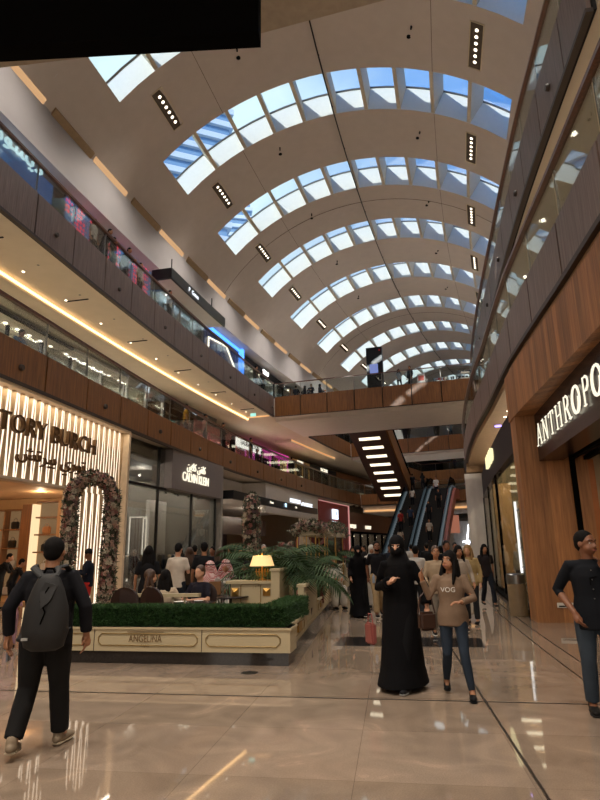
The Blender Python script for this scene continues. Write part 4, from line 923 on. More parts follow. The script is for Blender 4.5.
# ================================================================ CAFE TERRACE
M_panel=M_cream; M_gline=mat('antique_gold_line','8e7440',rough=.35,metal=.5)
def hedge(u0,u1,s0,s1,z0,z1,label,n=9000,seed=1):
    e=empty('box_hedge',P(u0,s0,z0),label,'hedge'); r=random.Random(seed)
    bm=NB(); pbox(bm,u0+.03,u1-.03,s0+.03,s1-.03,z0,z1-.03,du=.5); child(obj('hedge_core',bm,mat('hedge_core','16300f',rough=.9)),e)
    bm=NB()
    A1=(u1-u0)*(s1-s0); A2=(u1-u0)*(z1-z0); A3=(s1-s0)*(z1-z0); T=A1+2*A2+2*A3
    for k in range(n):
        q=r.random()*T; 
        if q<A1: u,s,z=r.uniform(u0,u1),r.uniform(s0,s1),z1; nn=Vector((0,0,1))
        elif q<A1+2*A2: 
            sd=r.random()<.5; u,z=r.uniform(u0,u1),r.uniform(z0,z1); s=s0 if sd else s1; nn=rdir(u)*(-1 if sd else 1)
        else:
            sd=r.random()<.5; s,z=r.uniform(s0,s1),r.uniform(z0,z1); u=u0 if sd else u1; nn=tdir(u)*(-1 if sd else 1)
        p=P(u,s,z)-nn*.03; d=(nn+Vector((r.uniform(-1,1),r.uniform(-1,1),r.uniform(-.7,1)))*.8).normalized(); l=r.uniform(.035,.07)
        w=d.cross(Vector((r.uniform(-1,1),r.uniform(-1,1),r.uniform(-1,1)))).normalized()*.010
        v=[bm.verts.new(p-w),bm.verts.new(p+w),bm.verts.new(p+d*l)]; bm.faces.new(v)
    o=child(obj('leaves',bm,mat('hedge_leaf','2f5420',rough=.7,col2='16340f',scale=14),recalc=False),e); o['kind']='stuff'
    return e
def gold_frame(bm,p0,right,w,h,t=.007,cut=.05):
    """octagonal inset moulding on a vertical face"""
    up=Vector((0,0,1)); r=right.normalized()
    pts=[(cut,0),(w-cut,0),(w-cut,cut),(w,cut),(w,h-cut),(w-cut,h-cut),(w-cut,h),(cut,h),(cut,h-cut),(0,h-cut),(0,cut),(cut,cut)]
    pts=[(cut,0),(w-cut,0),(w,cut),(w,h-cut),(w-cut,h),(cut,h),(0,h-cut),(0,cut)]
    P3=[p0+r*x+up*y for x,y in pts]; P3.append(P3[0]); tube(bm,P3,t,seg=6)
PL0,PL1=-4.75,1.36    # s-range of the front of the terrace
def planter_box(label,u0,u1,s0,s1,zt,front_frames=(),side_frames=(),emblem=None):
    e=empty('planter_box',P((u0+u1)/2,(s0+s1)/2,0),label,'planter')
    bm=NB(); pbox(bm,u0-.0,u1,s0,s1,0,.17); child(obj('plinth',bm,M_dark_st),e)
    bm=NB(); pbox(bm,u0-.03,u1,s0-.0,s1+.03,.17,zt); child(obj('panel_body',bm,M_panel),e)
    bm=NB(); pbox(bm,u0-.05,u1,s0,s1+.05,zt-.03,zt); child(obj('top_moulding',bm,M_panel),e)
    bm=NB(); any_=False
    for a,b in front_frames: gold_frame(bm,P(u0-.04,a,.25),P(u0,b)-P(u0,a),b-a,zt-.34); any_=True
    for a,b in side_frames: gold_frame(bm,P(a,s1+.04,.25),P(b,s1)-P(a,s1),(P(b,s1)-P(a,s1)).length,zt-.34); any_=True
    if any_: child(obj('gold_moulding',bm,M_gline),e)
    else: bm.free()
    return e
uF=-10.35
sep=[-4.75,-3.05,-1.42-.0,-.05,1.34]
pb=planter_box('cream planter front with gold mouldings and brown cafe lettering',uF,uF+.45,-2.66,1.34,.5,front_frames=((-2.6,-1.64),(-1.5,.02),(.15,1.23)))
for s in (-1.57,.085):
    bm=NB(); pbox(bm,uF-.035,uF-.028,s-.005,s+.005,.17,.5); child(obj('panel_joint',bm,M_lip),pb)
M_brt=mat('brown_print','6e5432',rough=.5)
child(text('ANGELINA',.145,M_brt,P(uF-.04,-.77,.34),rdir(uF),pb,depth=.004,sx=.72),pb)
child(text('PARIS',.05,M_brt,P(uF-.04,-.77,.245),rdir(uF),pb,depth=.008),pb)
bm=NB(); pbox(bm,uF-.045,uF-.035,-1.05,-.49,.435,.44); child(obj('lettering_rule',bm,M_brt),pb)
hedge(uF+.03,uF+.42,-2.62,1.3,.48,.78,'long low box hedge on the front planter of the cafe terrace',26000,1)
side=[]
def sS(u): return float(np.interp(u,[-10.3,-7.5,-5.2,-.7,1.5,13.3],[1.34,1.15,.98,.62,.5,-.6]))
def side_box(label,u0,u1,zt,w=.4,**k):
    e=empty('planter_box',P((u0+u1)/2,sS((u0+u1)/2)-w/2,0),label,'planter')
    f=sS
    def sw(bm,a,b,d0,d1,z0,z1): sweep(bm,a,b,[(off(f,d0),z0),(off(f,d1),z0),(off(f,d1),z1),(off(f,d0),z1)],.6)
    bm=NB(); sw(bm,u0,u1,-w,0,0,.17); child(obj('plinth',bm,M_dark_st),e)
    bm=NB(); sw(bm,u0+.01,u1-.01,-w,-.01,.17,zt); child(obj('panel_body',bm,M_panel),e)
    bm=NB(); sw(bm,u0,u1,-w-.02,.03,zt-.035,zt+.01); child(obj('top_moulding',bm,M_panel),e)
    bm=NB(); gold_frame(bm,P(u0+.12,f(u0)+.0,.27),P(u1,f(u1))-P(u0,f(u0)),u1-u0-.25,zt-.4 if zt>.6 else zt-.36); child(obj('gold_moulding',bm,M_gline if zt<.6 else M_cream),e)
    if zt<.6:
        bm=NB(); c=P((u0+u1)/2,f((u0+u1)/2)+.01,.36); box(bm,c,(.03,.3,.14),rz=rzu(u0)); child(obj('emblem',bm,M_gold),e)
    return e
side_box('short cream planter panel at the near right corner of the terrace',-9.9,-8.2,.5)
hedge(-9.9,-8.25,sS(-9)-.33,sS(-9)+.03,.48,.78,'box hedge turning the corner of the terrace',7000,2)
side_box('tall cream screen panel right of the reception desk',-8.15,-5.7,.95,w=.12)
side_box('low cream planter with second hedge along the terrace side',-5.65,-4.0,.5)
hedge(-5.6,-4.05,sS(-4.8)-.35,sS(-4.8)-.02,.48,.98,'green hedge block between the tall cream screen and the flower kiosk',4500,3)
side_box('square cream cabinet carrying the flower canopy',-3.95,-2.3,1.12,w=.55)
side_box('low cream planter beyond the flower cabinet',-2.2,-.6,.5)
hedge(-2.15,-.65,sS(-1.4)-.35,sS(-1.4)-.02,.48,1.0,'small green hedge block beyond the flower cabinet',3500,4)
side_box('tall cream screen panel at the far end of the terrace',-.5,3.2,1.05,w=.12)
side_box('farthest cream screen panel of the terrace',3.3,9,1.05,w=.12)
e=empty('floor_drain',(-.72,8.4,0),'small round metal cover in the floor in front of the cream planter','floor cover'); bm=NB(); lathe(bm,[(.11,0),(.11,.004),(.09,.005)],20); obj('cover',bm,M_dsteel,e)
# balustrade with turned balusters behind the front hedge
tr=empty('terrace_railing',P(-9.5,-2.4,0),'cream railing with turned balusters behind the front hedge','railing')
bm=NB(); pbox(bm,-9.62,-9.5,-1.55,-.25,.86,.91); child(obj('top_rail',bm,M_cream),tr)
bm=NB(); pbox(bm,-9.62,-9.5,-1.55,-.25,.42,.46); child(obj('bottom_rail',bm,M_cream),tr)
for i,s in enumerate(np.arange(-1.5,-.3,.2)):
    bm=NB(); lathe(bm,[(.022,0),(.016,.04),(.035,.14),(.016,.28),(.014,.34),(.022,.4)],10); o=obj('baluster',bm,M_cream,tr,smooth=True); o.location=P(-9.56,s,.46)-tr.location
# reception desk + lamp
dk=empty('reception_desk',at(259,11.7),'cream reception desk with gold diamond inlays and raised side','desk',rz=rzu(-7.3))
bm=NB(); box(bm,(-.1,0,.72),(.78,.5,.5)); bmesh.ops.bevel(bm,geom=bm.edges[:],offset=.01,affect='EDGES'); obj('desk_body',bm,M_cream,dk)
bm=NB(); box(bm,(-.12,0,.99),(.9,.6,.05)); obj('desk_top',bm,M_cream,dk)
bm=NB(); box(bm,(.38,.1,.6),(.16,.85,1.2)); box(bm,(.38,.1,1.21),(.2,.9,.04)); obj('raised_side',bm,M_cream,dk)
for x in (-.45,.24):
    for y in (-.18,.18):
        bm=NB(); tube(bm,[(x,y,0),(x,y,.48)],[.02,.03],seg=8); obj('leg',bm,M_cream,dk)
for x in (-.4,.2):
    bm=NB(); d=.07
    v=[bm.verts.new((x+a,-.262,.82+b)) for a,b in ((-d,-d),(d,-d),(d,d),(-d,d))]; t=bm.verts.new((x,-.3,.82))
    for k in range(4): bm.faces.new((v[k],v[(k+1)%4],t))
    bm.faces.new(v[::-1]); obj('gold_inlay',bm,M_gold,dk)
bm=NB(); gold_frame(bm,Vector((-.29,-.26,.62)),Vector((1,0,0)),.38,.34,.008,.03); obj('gold_moulding',bm,M_gline,dk)
lp=empty('table_lamp',dk.matrix_basis@Vector((.05,0,1.015)),'gold candelabra table lamp with glowing yellow shade on the cream desk','lamp')
bm=NB(); lathe(bm,[(.09,0),(.09,.015),(.04,.03),(.018,.05),(.03,.1),(.014,.13),(.02,.2),(.012,.26),(.012,.42)],20); obj('base',bm,M_gold,lp,smooth=True)
for k in range(6):
    a=k*math.pi/3; c,s_=math.cos(a),math.sin(a)
    bm=NB(); tube(bm,[(0,0,.1),(.06*c,.06*s_,.07),(.1*c,.1*s_,.1),(.11*c,.11*s_,.15)],.009,seg=6); lathe(bm,[(.02,0),(.026,.012),(.01,.014),(.01,.06)],8,(.11*c,.11*s_,.15)); obj('candle_arm',bm,M_gold,lp)
def shade_mat():
    m=mat('lamp_shade_fabric','e8d098',rough=.8,emit='ffd08a',es=.62); return m
bm=NB(); lathe(bm,[(.235,.26),(.17,.45),(.165,.45),(.23,.26)],32); 
o=obj('lamp_shade',bm,shade_mat(),lp,smooth=False)
bm=NB(); lathe(bm,[(.006,.42),(.006,.47),(.014,.48),(.006,.5)],8); obj('finial',bm,M_gold,lp)
point(lp.location+Vector((0,0,.33)),9,(1,.72,.36),.05)
# round tables and chairs
M_chair=mat('brown_leather_chair','2a1712',rough=.4); M_tab=mat('dark_table','1c1614',rough=.25)
def chair(loc,rz,label):
    e=empty('dining_chair',loc,label,'chair','round backed cafe chairs' ,rz=rz)
    bm=NB(); lathe(bm,[(.22,.42),(.235,.44),(.235,.48),(.2,.5)],20); obj('seat',bm,M_chair,e,smooth=False)
    bm=NB(); n=9; v=[]
    for yo in (-.2,-.245):
        row=[]
        for k in range(20):
            a=2*math.pi*k/20; x=.235*math.cos(a); z=.8+.23*math.sin(a); row.append(bm.verts.new((x,yo-.0+.5*x*x,z)))
        v.append(row)
    bm.faces.new(v[0]); bm.faces.new(v[1][::-1])
    for k in range(20): bm.faces.new((v[0][k],v[0][(k+1)%20],v[1][(k+1)%20],v[1][k]))
    obj('backrest',bm,M_chair,e)
    for x in(-.16,.16):
        for y in(-.16,.16):
            bm=NB(); tube(bm,[(x*1.15,y*1.15,0),(x,y,.43)],[.012,.018],seg=8); obj('leg',bm,M_tab,e)
    return e
def table(loc,label,r=.36):
    e=empty('cafe_table',loc,label,'table')
    bm=NB(); lathe(bm,[(r,.72),(r+.01,.735),(r,.75)],28); obj('tabletop',bm,M_tab,e)
    bm=NB(); lathe(bm,[(.22,0),(.22,.02),(.03,.05),(.03,.72)],20); obj('pedestal',bm,M_tab,e)
    return e
T1=at(192,10.4); table(T1,'round dark cafe table in front of the seated man in the dark polo',.45)
T2=at(232,11.6); table(T2,'small round dark table left of the reception desk',.34)
T3=at(228,13.6); table(T3,'round table of the men in red checked headscarves',.4)
chair(at(138,10.3),R(-10),'round backed brown chair nearest the flower arch'); chair(at(166,10.2),R(-30),'round backed brown chair behind which the woman in cream sits')
chair(at(242,12.6),R(200),'large round backed brown chair beside the cream desk')
chair(at(207,11.0),R(190),'brown chair under the man in the dark polo')
for c,r,l in ((T1+Vector((-.12,-.05,.752)),.11,'white plate on the table of the man in the polo'),(T1+Vector((.16,.1,.752)),.08,'small white saucer on the table of the man in the polo')):
    e=empty('plate',c,l,'plate'); bm=NB(); lathe(bm,[(r*.6,0),(r,.015),(r,.02),(r*.6,.006)],20); obj('plate_body',bm,M_white,e)
e=empty('menu_box',at(217,11.9,.76),'brown kraft menu box standing on the table','menu')
bm=NB(); box(bm,(0,0,.12),(.22,.1,.24)); obj('card',bm,mat('kraft','7a5430',rough=.7),e)
# flower arches
FL=[mat('petal_'+n,c,rough=.7,var=.15,scale=20) for n,c in (('blush','a88878'),('ivory','b8ac98'),('rose','8a544c'),('mauve','6e5250'))]
M_lf=mat('arch_leaf','38452c',rough=.7,var=.3)
def flowers(root,pts_fn,n,rad,seed,size=(.05,.1),fl=FL):
    """clusters of small rosettes scattered round a path"""
    r=random.Random(seed); bms=[NB() for _ in fl]; lb=NB()
    for k in range(n):
        c,t=pts_fn(r.random()); q=Vector((r.gauss(0,1),r.gauss(0,1),r.gauss(0,1))); q-=t*q.dot(t); q.normalize()
        p=c+q*rad*(.75+.35*r.random()); sz=r.uniform(*size); b=bms[r.choice([0,0,1,1,2,3])%len(fl)]
        # rosette: rings of petals
        a=q.orthogonal().normalized(); bb=q.cross(a)
        for ring,(m_,rr_,hh) in enumerate(((6,1,.25),(5,.6,.5),(3,.3,.65))):
            for j in range(m_):
                an=2*math.pi*(j+.5*ring)/m_; d=a*math.cos(an)+bb*math.sin(an); d2=a*math.cos(an+.55)+bb*math.sin(an+.55); d1=a*math.cos(an-.55)+bb*math.sin(an-.55)
                v=[b.verts.new(p),b.verts.new(p+(d1*rr_*.7+q*hh*.6)*sz),b.verts.new(p+(d*rr_+q*hh)*sz),b.verts.new(p+(d2*rr_*.7+q*hh*.6)*sz)]; b.faces.new(v)
        for j in range(2):
            d=(q*.5+Vector((r.gauss(0,1),r.gauss(0,1),r.gauss(0,1)))).normalized(); w=d.orthogonal().normalized()*.018; v=[lb.verts.new(c+q*rad*.75),lb.verts.new(c+q*rad*.85+d*.05+w),lb.verts.new(c+q*rad*.85+d*.13),lb.verts.new(c+q*rad*.85+d*.05-w)]; lb.faces.new(v)
    for b,m in zip(bms,fl): o=child(obj('blossoms',b,m,recalc=False),root); o['kind']='stuff'
    o=child(obj('leaves',lb,M_lf,recalc=False),root); o['kind']='stuff'
def arch_path(c,right,w,h):
    right=right.normalized(); L1=h-w/2; arc=math.pi*w/2; T=2*L1+arc
    def f(x):
        d=x*T
        if d<L1: return c-right*w/2+Vector((0,0,d)),Vector((0,0,1))
        if d<L1+arc:
            a=(d-L1)/arc*math.pi; return c+right*(-math.cos(a)*w/2)+Vector((0,0,L1+math.sin(a)*w/2)),(right*math.sin(a)+Vector((0,0,math.cos(a)))).normalized()
        return c+right*w/2+Vector((0,0,T-d)),Vector((0,0,-1))
    return f
ac=at(95,14.0); aw=.86; ah=3.2
e=empty('flower_arch',ac,'large arch of blush and ivory roses in front of the backlit shopfront','flower arch')
f=arch_path(ac,Vector((1,.25,0)),aw,ah)
bm=NB(); tube(bm,[f(x)[0] for x in np.linspace(0,1,40)],.13,seg=10); child(obj('arch_core',bm,mat('arch_moss','2c2a1c',rough=.9)),e)
flowers(e,f,1500,.145,5,(.04,.075))
ac2=at(251,17.5)
e=empty('flower_arch',ac2,'rose covered round topped column arch behind the palms, seen edge on','flower arch')
f=arch_path(ac2,Vector((.0,1,0)),.9,3.0)
bm=NB(); tube(bm,[f(x)[0] for x in np.linspace(0,1,40)],.17,seg=10); child(obj('arch_core',bm,mat('arch_moss','2c2a1c',rough=.9)),e)
flowers(e,f,1100,.2,6,(.04,.08))
# flower canopy on gold posts over the cabinet
fc=empty('flower_canopy',P(-1.9,sS(-2)-.2,.5),'canopy of pink roses on thin gold posts over the cream cabinet','flower canopy')
def rect_path(c,r,t,w,d,z):
    pts=[c-r*w-t*d,c+r*w-t*d,c+r*w+t*d,c-r*w+t*d,c-r*w-t*d]
    def f(x):
        q=x*4; i=min(3,int(q)); a,b=pts[i],pts[i+1]; return a+(b-a)*(q-i)+Vector((0,0,z+.12*math.sin((q-i)*math.pi))),(b-a).normalized()
    return f
cc=P(-1.9,sS(-2)-.22,0); f=rect_path(cc,rdir(-2),tdir(-2),.42,1.7,2.05)
flowers(fc,f,620,.13,8,(.04,.075))
bm=NB(); box(bm,cc+Vector((0,0,1.98)),(.84,3.4,.12),rz=rzu(-2)); child(obj('canopy_frame',bm,M_cream),fc)
for a in (-.36,-.12,.12,.36):
    for b in (-1.6,.2,1.6):
        bm=NB(); p=cc+rdir(-2)*a+tdir(-2)*b; tube(bm,[p+Vector((0,0,.5)),p+Vector((0,0,1.98))],.014,seg=6); child(obj('post',bm,M_gold),fc)
e=empty('heart_sign',at(313,19,1.9),'dark red heart in a thin round frame behind the palms','sign')
bm=NB(); pts=[]
for k in range(24):
    t=2*math.pi*k/24; pts.append((.016*16*math.sin(t)**3*.9,.016*(13*math.cos(t)-5*math.cos(2*t)-2*math.cos(3*t)-math.cos(4*t))*.9))
f1=[bm.verts.new((x,-.03,z)) for x,z in pts]; f2=[bm.verts.new((x,.03,z)) for x,z in pts]; bm.faces.new(f1); bm.faces.new(f2[::-1])
for k in range(24): bm.faces.new((f1[k],f1[(k+1)%24],f2[(k+1)%24],f2[k]))
obj('heart',bm,mat('dark_red_heart','5a1218',rough=.5),e)
bm=NB(); tube(bm,[(.38*math.cos(a),0,.38*math.sin(a)) for a in np.linspace(0,2*math.pi,25)],.012,seg=5); tube(bm,[(0,0,-.38),(0,0,-1.9)],.015,seg=6); obj('frame',bm,M_gold,e)
# palms
M_palm=mat('palm_leaf','2c4420',rough=.85,var=.3,scale=9)
def palm(loc,label,n,L,seed,zc=.9,up=1.0):
    e=empty('potted_palm',loc,label,'plant'); r=random.Random(seed)
    bm=NB(); lathe(bm,[(.2,0),(.27,.45),(.25,.45),(.22,.4)],18); obj('pot',bm,M_chair,e)
    bm=NB()
    for k in range(5): a=k*1.3; tube(bm,[(.06*math.cos(a),.06*math.sin(a),.35),(.12*math.cos(a),.12*math.sin(a),zc)],.018,seg=6)
    obj('stems',bm,mat('palm_stem','4a5a2a',rough=.6),e)
    bm=NB()
    for k in range(n):
        a=2*math.pi*k/n+r.uniform(-.25,.25); el=r.uniform(.5,1.25)*up; l=L*r.uniform(.75,1.1); pts=[]; p=Vector((.08*math.cos(a),.08*math.sin(a),zc-.2)); d=Vector((math.cos(a)*math.cos(el),math.sin(a)*math.cos(el),math.sin(el)))
        N_=16
        for i in range(N_+1):
            pts.append(p.copy()); p=p+d*(l/N_); d=(d+Vector((0,0,-.11-.03*r.random()))).normalized()
        tube(bm,pts,[.012*(1-i/(N_+1))+.002 for i in range(N_+1)],seg=4)
        for i in range(3,N_):
            c=pts[i]; d=(pts[i+1]-pts[i]).normalized(); sd=d.cross(Vector((0,0,1))).normalized(); ll=.42*L*math.sin(math.pi*(i+1)/(N_+2))**.6
            for g in (-1,1):
                t=(sd*g*.85+d*.6+Vector((0,0,-.22))).normalized(); q=d*.022
                tip=c+t*ll+Vector((0,0,-.12*ll)); v=[bm.verts.new(x) for x in (c-q*.3,c+t*ll*.4-q,tip,c+t*ll*.4+q)]; bm.faces.new(v)
    o=obj('fronds',bm,M_palm,e,recalc=False)
    return e
palm(at(272,12.6),'wide dark palm directly behind the glowing table lamp',22,1.35,1,1.25)
palm(at(296,12.3),'drooping palm right of the table lamp',22,1.25,2,1.15)
palm(at(322,18.6),'palm beneath the right end of the flower canopy',18,1.3,3,1.4)
palm(at(257,14.2),'dark palm between the seated men and the lamp',18,1.2,4,1.2)
e=empty('floor_vase_flowers',at(284,16.5),'bunch of pink flowers rising behind the palms','flowers')
flowers(e,lambda x:(at(284,16.5,1.55)+Vector((.35*(x-.5),0,.1*math.sin(9*x))),Vector((1,0,0))),90,.12,12,(.04,.08))
bm=NB(); lathe(bm,[(.12,0),(.2,.5),(.1,1.1),(.14,1.35)],16); obj('vase',bm,M_cream,e)
# ================================================================ OUTSIDE: sky, sun and neighbouring towers
W=bpy.data.worlds.new('sky'); S.world=W; W.use_nodes=True; nt=W.node_tree; N=nt.nodes; L=nt.links; N.clear()
o=N.new('ShaderNodeOutputWorld'); bg=N.new('ShaderNodeBackground'); L.new(bg.outputs[0],o.inputs[0])
tc=N.new('ShaderNodeTexCoord'); nz=N.new('ShaderNodeTexNoise'); nz.inputs['Scale'].default_value=2.2; nz.inputs['Detail'].default_value=6; L.new(tc.outputs['Generated'],nz.inputs['Vector'])
sx=N.new('ShaderNodeSeparateXYZ'); L.new(tc.outputs['Generated'],sx.inputs[0])
m1=N.new('ShaderNodeMath'); m1.operation='MULTIPLY_ADD'; m1.inputs[1].default_value=-.55; L.new(sx.outputs[0],m1.inputs[0]); L.new(nz.outputs[0],m1.inputs[2])
m2=N.new('ShaderNodeMath'); m2.operation='MULTIPLY_ADD'; m2.inputs[1].default_value=.45; L.new(sx.outputs[1],m2.inputs[0]); L.new(m1.outputs[0],m2.inputs[2])
cr=N.new('ShaderNodeValToRGB'); cr.color_ramp.elements[0].position=.68; cr.color_ramp.elements[0].color=lin('5f9be8'); cr.color_ramp.elements[1].position=1.05; cr.color_ramp.elements[1].color=lin('def2f4')
L.new(m2.outputs[0],cr.inputs[0]); L.new(cr.outputs[0],bg.inputs[0]); bg.inputs[1].default_value=1.0
sd=bpy.data.lights.new('sun','SUN'); sd.energy=4.0; sd.angle=R(.6); sd.color=(1,.97,.92)
so=bpy.data.objects.new('sun',sd); COL.objects.link(so)
dirv=Vector((1.35,1.95,-1.0)).normalized(); so.rotation_euler=dirv.to_track_quat('-Z','Y').to_euler()
def tower(c,w,d,h,label,m1,rz=0):
    e=empty('tower',c,label,'building',rz=rz)
    bm=NB(); box(bm,(0,0,h/2),(w,d,h)); obj('core',bm,m1,e)
    bm=NB()
    for k in range(int(h/3.4)): box(bm,(0,0,3.4*k+1.6),(w+1.6,d+1.6,1.3))
    obj('balcony_bands',bm,mat('tower_white','d8dcd8',rough=.6),e)
M_tw=mat('tower_glass','8aa8bc',rough=.2,metal=.2)
tower((-24,112,0),15,14,150,'pale banded tower seen through the second skylight',M_tw,.4)
tower((-30,190,0),24,18,120,'banded tower behind the far left skylights',M_tw,.2)
# ================================================================ general lighting from the ceilings of the galleries
def down(loc,en,col,ang=140,r=.06):
    ld=bpy.data.lights.new('spot','SPOT'); ld.energy=en; ld.color=col; ld.spot_size=R(ang); ld.spot_blend=.9; ld.shadow_soft_size=r
    lo=bpy.data.objects.new('spot',ld); COL.objects.link(lo); lo.location=loc
for u in range(-14,42,4):
    down(P(u,-9.2,10.95),150,(1,.84,.64)); down(P(u,7.4,10.95),120,(1,.86,.68))
for u in (22.5,27.5,44):
    for s in (-5,-1,3): down(P(u,s,10.75),90,(1,.86,.72))
# unseen fill lamps, added behind and above the camera to brighten the foreground
area(P(-27,0,6),12,8,450,(1,.9,.78),rx=R(90),rz=rzu(-27))
for q in ((-16,-4),(-16,0),(-16,4),(-20,-3),(-20,3)):
    ld=bpy.data.lights.new('spot','SPOT'); ld.energy=900; ld.color=(1,.9,.78); ld.spot_size=R(120); ld.spot_blend=.8; ld.shadow_soft_size=.12
    lo=bpy.data.objects.new('spot',ld); COL.objects.link(lo); lo.location=P(q[0],q[1],10.9)
# ================================================================ PEOPLE
SK={n:mat('skin_'+n,c,rough=.55,var=.05,scale=12) for n,c in (('light','c08f72'),('tan','a06f50'),('brown','7c4f36'))}
M_hair=mat('hair_black','0e0b0a',rough=.8,var=.3,scale=30,spec=.15); M_hairb=mat('hair_brown','3c2414',rough=.5,var=.3,scale=30); M_hairl=mat('hair_blond','8a6a3c',rough=.5,var=.25,scale=30)
M_abaya=mat('abaya_black','080709',rough=.85,var=.2,scale=5,spec=.12); M_eye=mat('eye_white','d8d4cc',rough=.3); M_iris=mat('iris_dark','1a0e08',rough=.2); M_lip_=mat('lips','8c4a40',rough=.5)
_cl={}
def cloth(c,rough=.85):
    k='fabric_'+c
    return mat(k,c,rough=rough,var=.1,scale=9,spec=.15)
def remesh(bm,vox,smooth=1,name='body'):
    me=bpy.data.meshes.new('tmp'); bmesh.ops.recalc_face_normals(bm,faces=bm.faces[:]); bm.to_mesh(me); bm.free()
    o=bpy.data.objects.new('tmp',me); COL.objects.link(o)
    m=o.modifiers.new('r','REMESH'); m.mode='VOXEL'; m.voxel_size=vox; m.use_smooth_shade=True
    if smooth: s=o.modifiers.new('s','SMOOTH'); s.iterations=smooth; s.factor=.5
    dg=bpy.context.evaluated_depsgraph_get(); r=bpy.data.meshes.new_from_object(o.evaluated_get(dg)); r.name=name; r.materials.clear()
    bpy.data.objects.remove(o); bpy.data.meshes.remove(me); return r
def cap(bm,pts,rad,seg=12):
    """tapered limb with rounded ends"""
    pts=[Vector(p) for p in pts]; rad=[(r,r) if not hasattr(r,'__len__') else r for r in rad]
    a=(pts[0]-pts[1]).normalized(); b=(pts[-1]-pts[-2]).normalized()
    r0=rad[0]; r1=rad[-1]; k=.72
    P_=[pts[0]+a*min(r0)*.9,pts[0]+a*min(r0)*.6]+pts+[pts[-1]+b*min(r1)*.6,pts[-1]+b*min(r1)*.9]
    R_=[(r0[0]*.35,r0[1]*.35),(r0[0]*k,r0[1]*k)]+rad+[(r1[0]*k,r1[1]*k),(r1[0]*.35,r1[1]*.35)]
    tube(bm,P_,R_,seg=seg)
def torso(bm,rings,off_=0,seg=20):
    """rings: (centre, rx, ry) stacked; elliptical"""
    rows=[]
    for c,rx,ry in rings:
        c=Vector(c); rows.append([bm.verts.new(c+Vector(((rx+off_)*math.cos(2*math.pi*k/seg),(ry+off_)*math.sin(2*math.pi*k/seg),0))) for k in range(seg)])
    for i in range(len(rows)-1):
        for k in range(seg): bm.faces.new((rows[i][k],rows[i][(k+1)%seg],rows[i+1][(k+1)%seg],rows[i+1][k]))
    bm.faces.new(rows[0][::-1]); bm.faces.new(rows[-1])
def V(*a): return Vector(a)
# poses: local frame, +Y is forward, heights for a 1.75 m figure
def pose(kind,**o):
    J=dict(pel=V(0,0,.95),chest=V(0,.0,1.30),neck=V(0,0,1.47),head=V(0,.02,1.615),
      shL=V(-.168,0,1.405),shR=V(.168,0,1.405),elL=V(-.24,-.02,1.13),elR=V(.24,-.02,1.13),wrL=V(-.25,.06,.88),wrR=V(.25,.06,.88),
      hiL=V(-.09,0,.93),hiR=V(.09,0,.93),knL=V(-.1,.02,.5),knR=V(.1,.02,.5),anL=V(-.1,0,.08),anR=V(.1,0,.08),yaw=0,tilt=0,toeL=V(0,1,0),toeR=V(0,1,0),hdL=None,hdR=None)
    if kind=='walk':
        J.update(knL=V(-.09,.2,.53),anL=V(-.09,.30,.10),knR=V(.09,.0,.5),anR=V(.09,-.26,.14),elL=V(-.24,-.12,1.15),wrL=V(-.22,-.08,.90),elR=V(.24,.03,1.14),wrR=V(.22,.2,.95))
    if kind=='walk2':
        J.update(knR=V(.09,.2,.53),anR=V(.09,.30,.10),knL=V(-.09,.0,.5),anL=V(-.09,-.26,.14),elR=V(.24,-.12,1.15),wrR=V(.22,-.08,.90),elL=V(-.24,.03,1.14),wrL=V(-.22,.2,.95))
    if kind=='phone': J.update(elR=V(.24,.02,1.14),wrR=V(.12,.26,1.22),elL=V(-.24,.02,1.14),wrL=V(-.1,.24,1.18),tilt=.3)
    if kind=='lean': J.update(chest=V(0,.1,1.27),neck=V(0,.2,1.42),head=V(0,.26,1.55),shL=V(-.185,.17,1.37),shR=V(.185,.17,1.37),elL=V(-.22,.33,1.12),elR=V(.22,.33,1.12),wrL=V(-.08,.5,1.1),wrR=V(.08,.5,1.1),tilt=.2)
    if kind=='sit': 
        d=V(0,0,-.45)
        for k in ('pel','chest','neck','head','shL','shR','elL','elR','hiL','hiR'): J[k]=J[k]+d
        J.update(knL=V(-.12,.44,.5),knR=V(.12,.44,.5),anL=V(-.12,.42,.08),anR=V(.12,.42,.08),elL=V(-.26,.1,.72),elR=V(.26,.1,.72),wrL=V(-.12,.36,.74),wrR=V(.12,.36,.74))
    J.update(o); return J
def hand(bm,w,d,n,side,size=1,curl=.5,fat=1):
    """palm and five fingers; d direction of the hand, n palm normal, side=+1 puts the thumb on n x d"""
    d=d.normalized(); n=(n-d*n.dot(d)).normalized(); t=n.cross(d)*side; s=size
    cap(bm,[w,w+d*.045*s,w+d*.085*s],[(.026*s,.018*s),(.038*s,.016*s),(.036*s,.014*s)],10)
    for i,(o_,l,r) in enumerate(((.031,.072,.0085),(.011,.08,.009),(-.010,.075,.0085),(-.030,.058,.0078))):
        b=w+d*.08*s+t*o_*s; c1=curl*.6; c2=curl*1.3
        p1=b+(d*math.cos(c1)+n*math.sin(c1))*l*.5*s; p2=p1+(d*math.cos(c2)+n*math.sin(c2))*l*.5*s
        cap(bm,[b-d*.02*s,b,p1,p2],[r*s*fat,r*s*fat,r*s*.95*fat,r*s*.8*fat],8)
    b=w+d*.022*s+t*.028*s; p1=b+(d*.65+t*.7+n*.2)*.035*s; p2=p1+(d*.85+t*.25+n*.3)*.03*s
    cap(bm,[b-t*.01,b,p1,p2],[.012*s*fat,.0115*s*fat,.010*s*fat,.0085*s*fat],8)
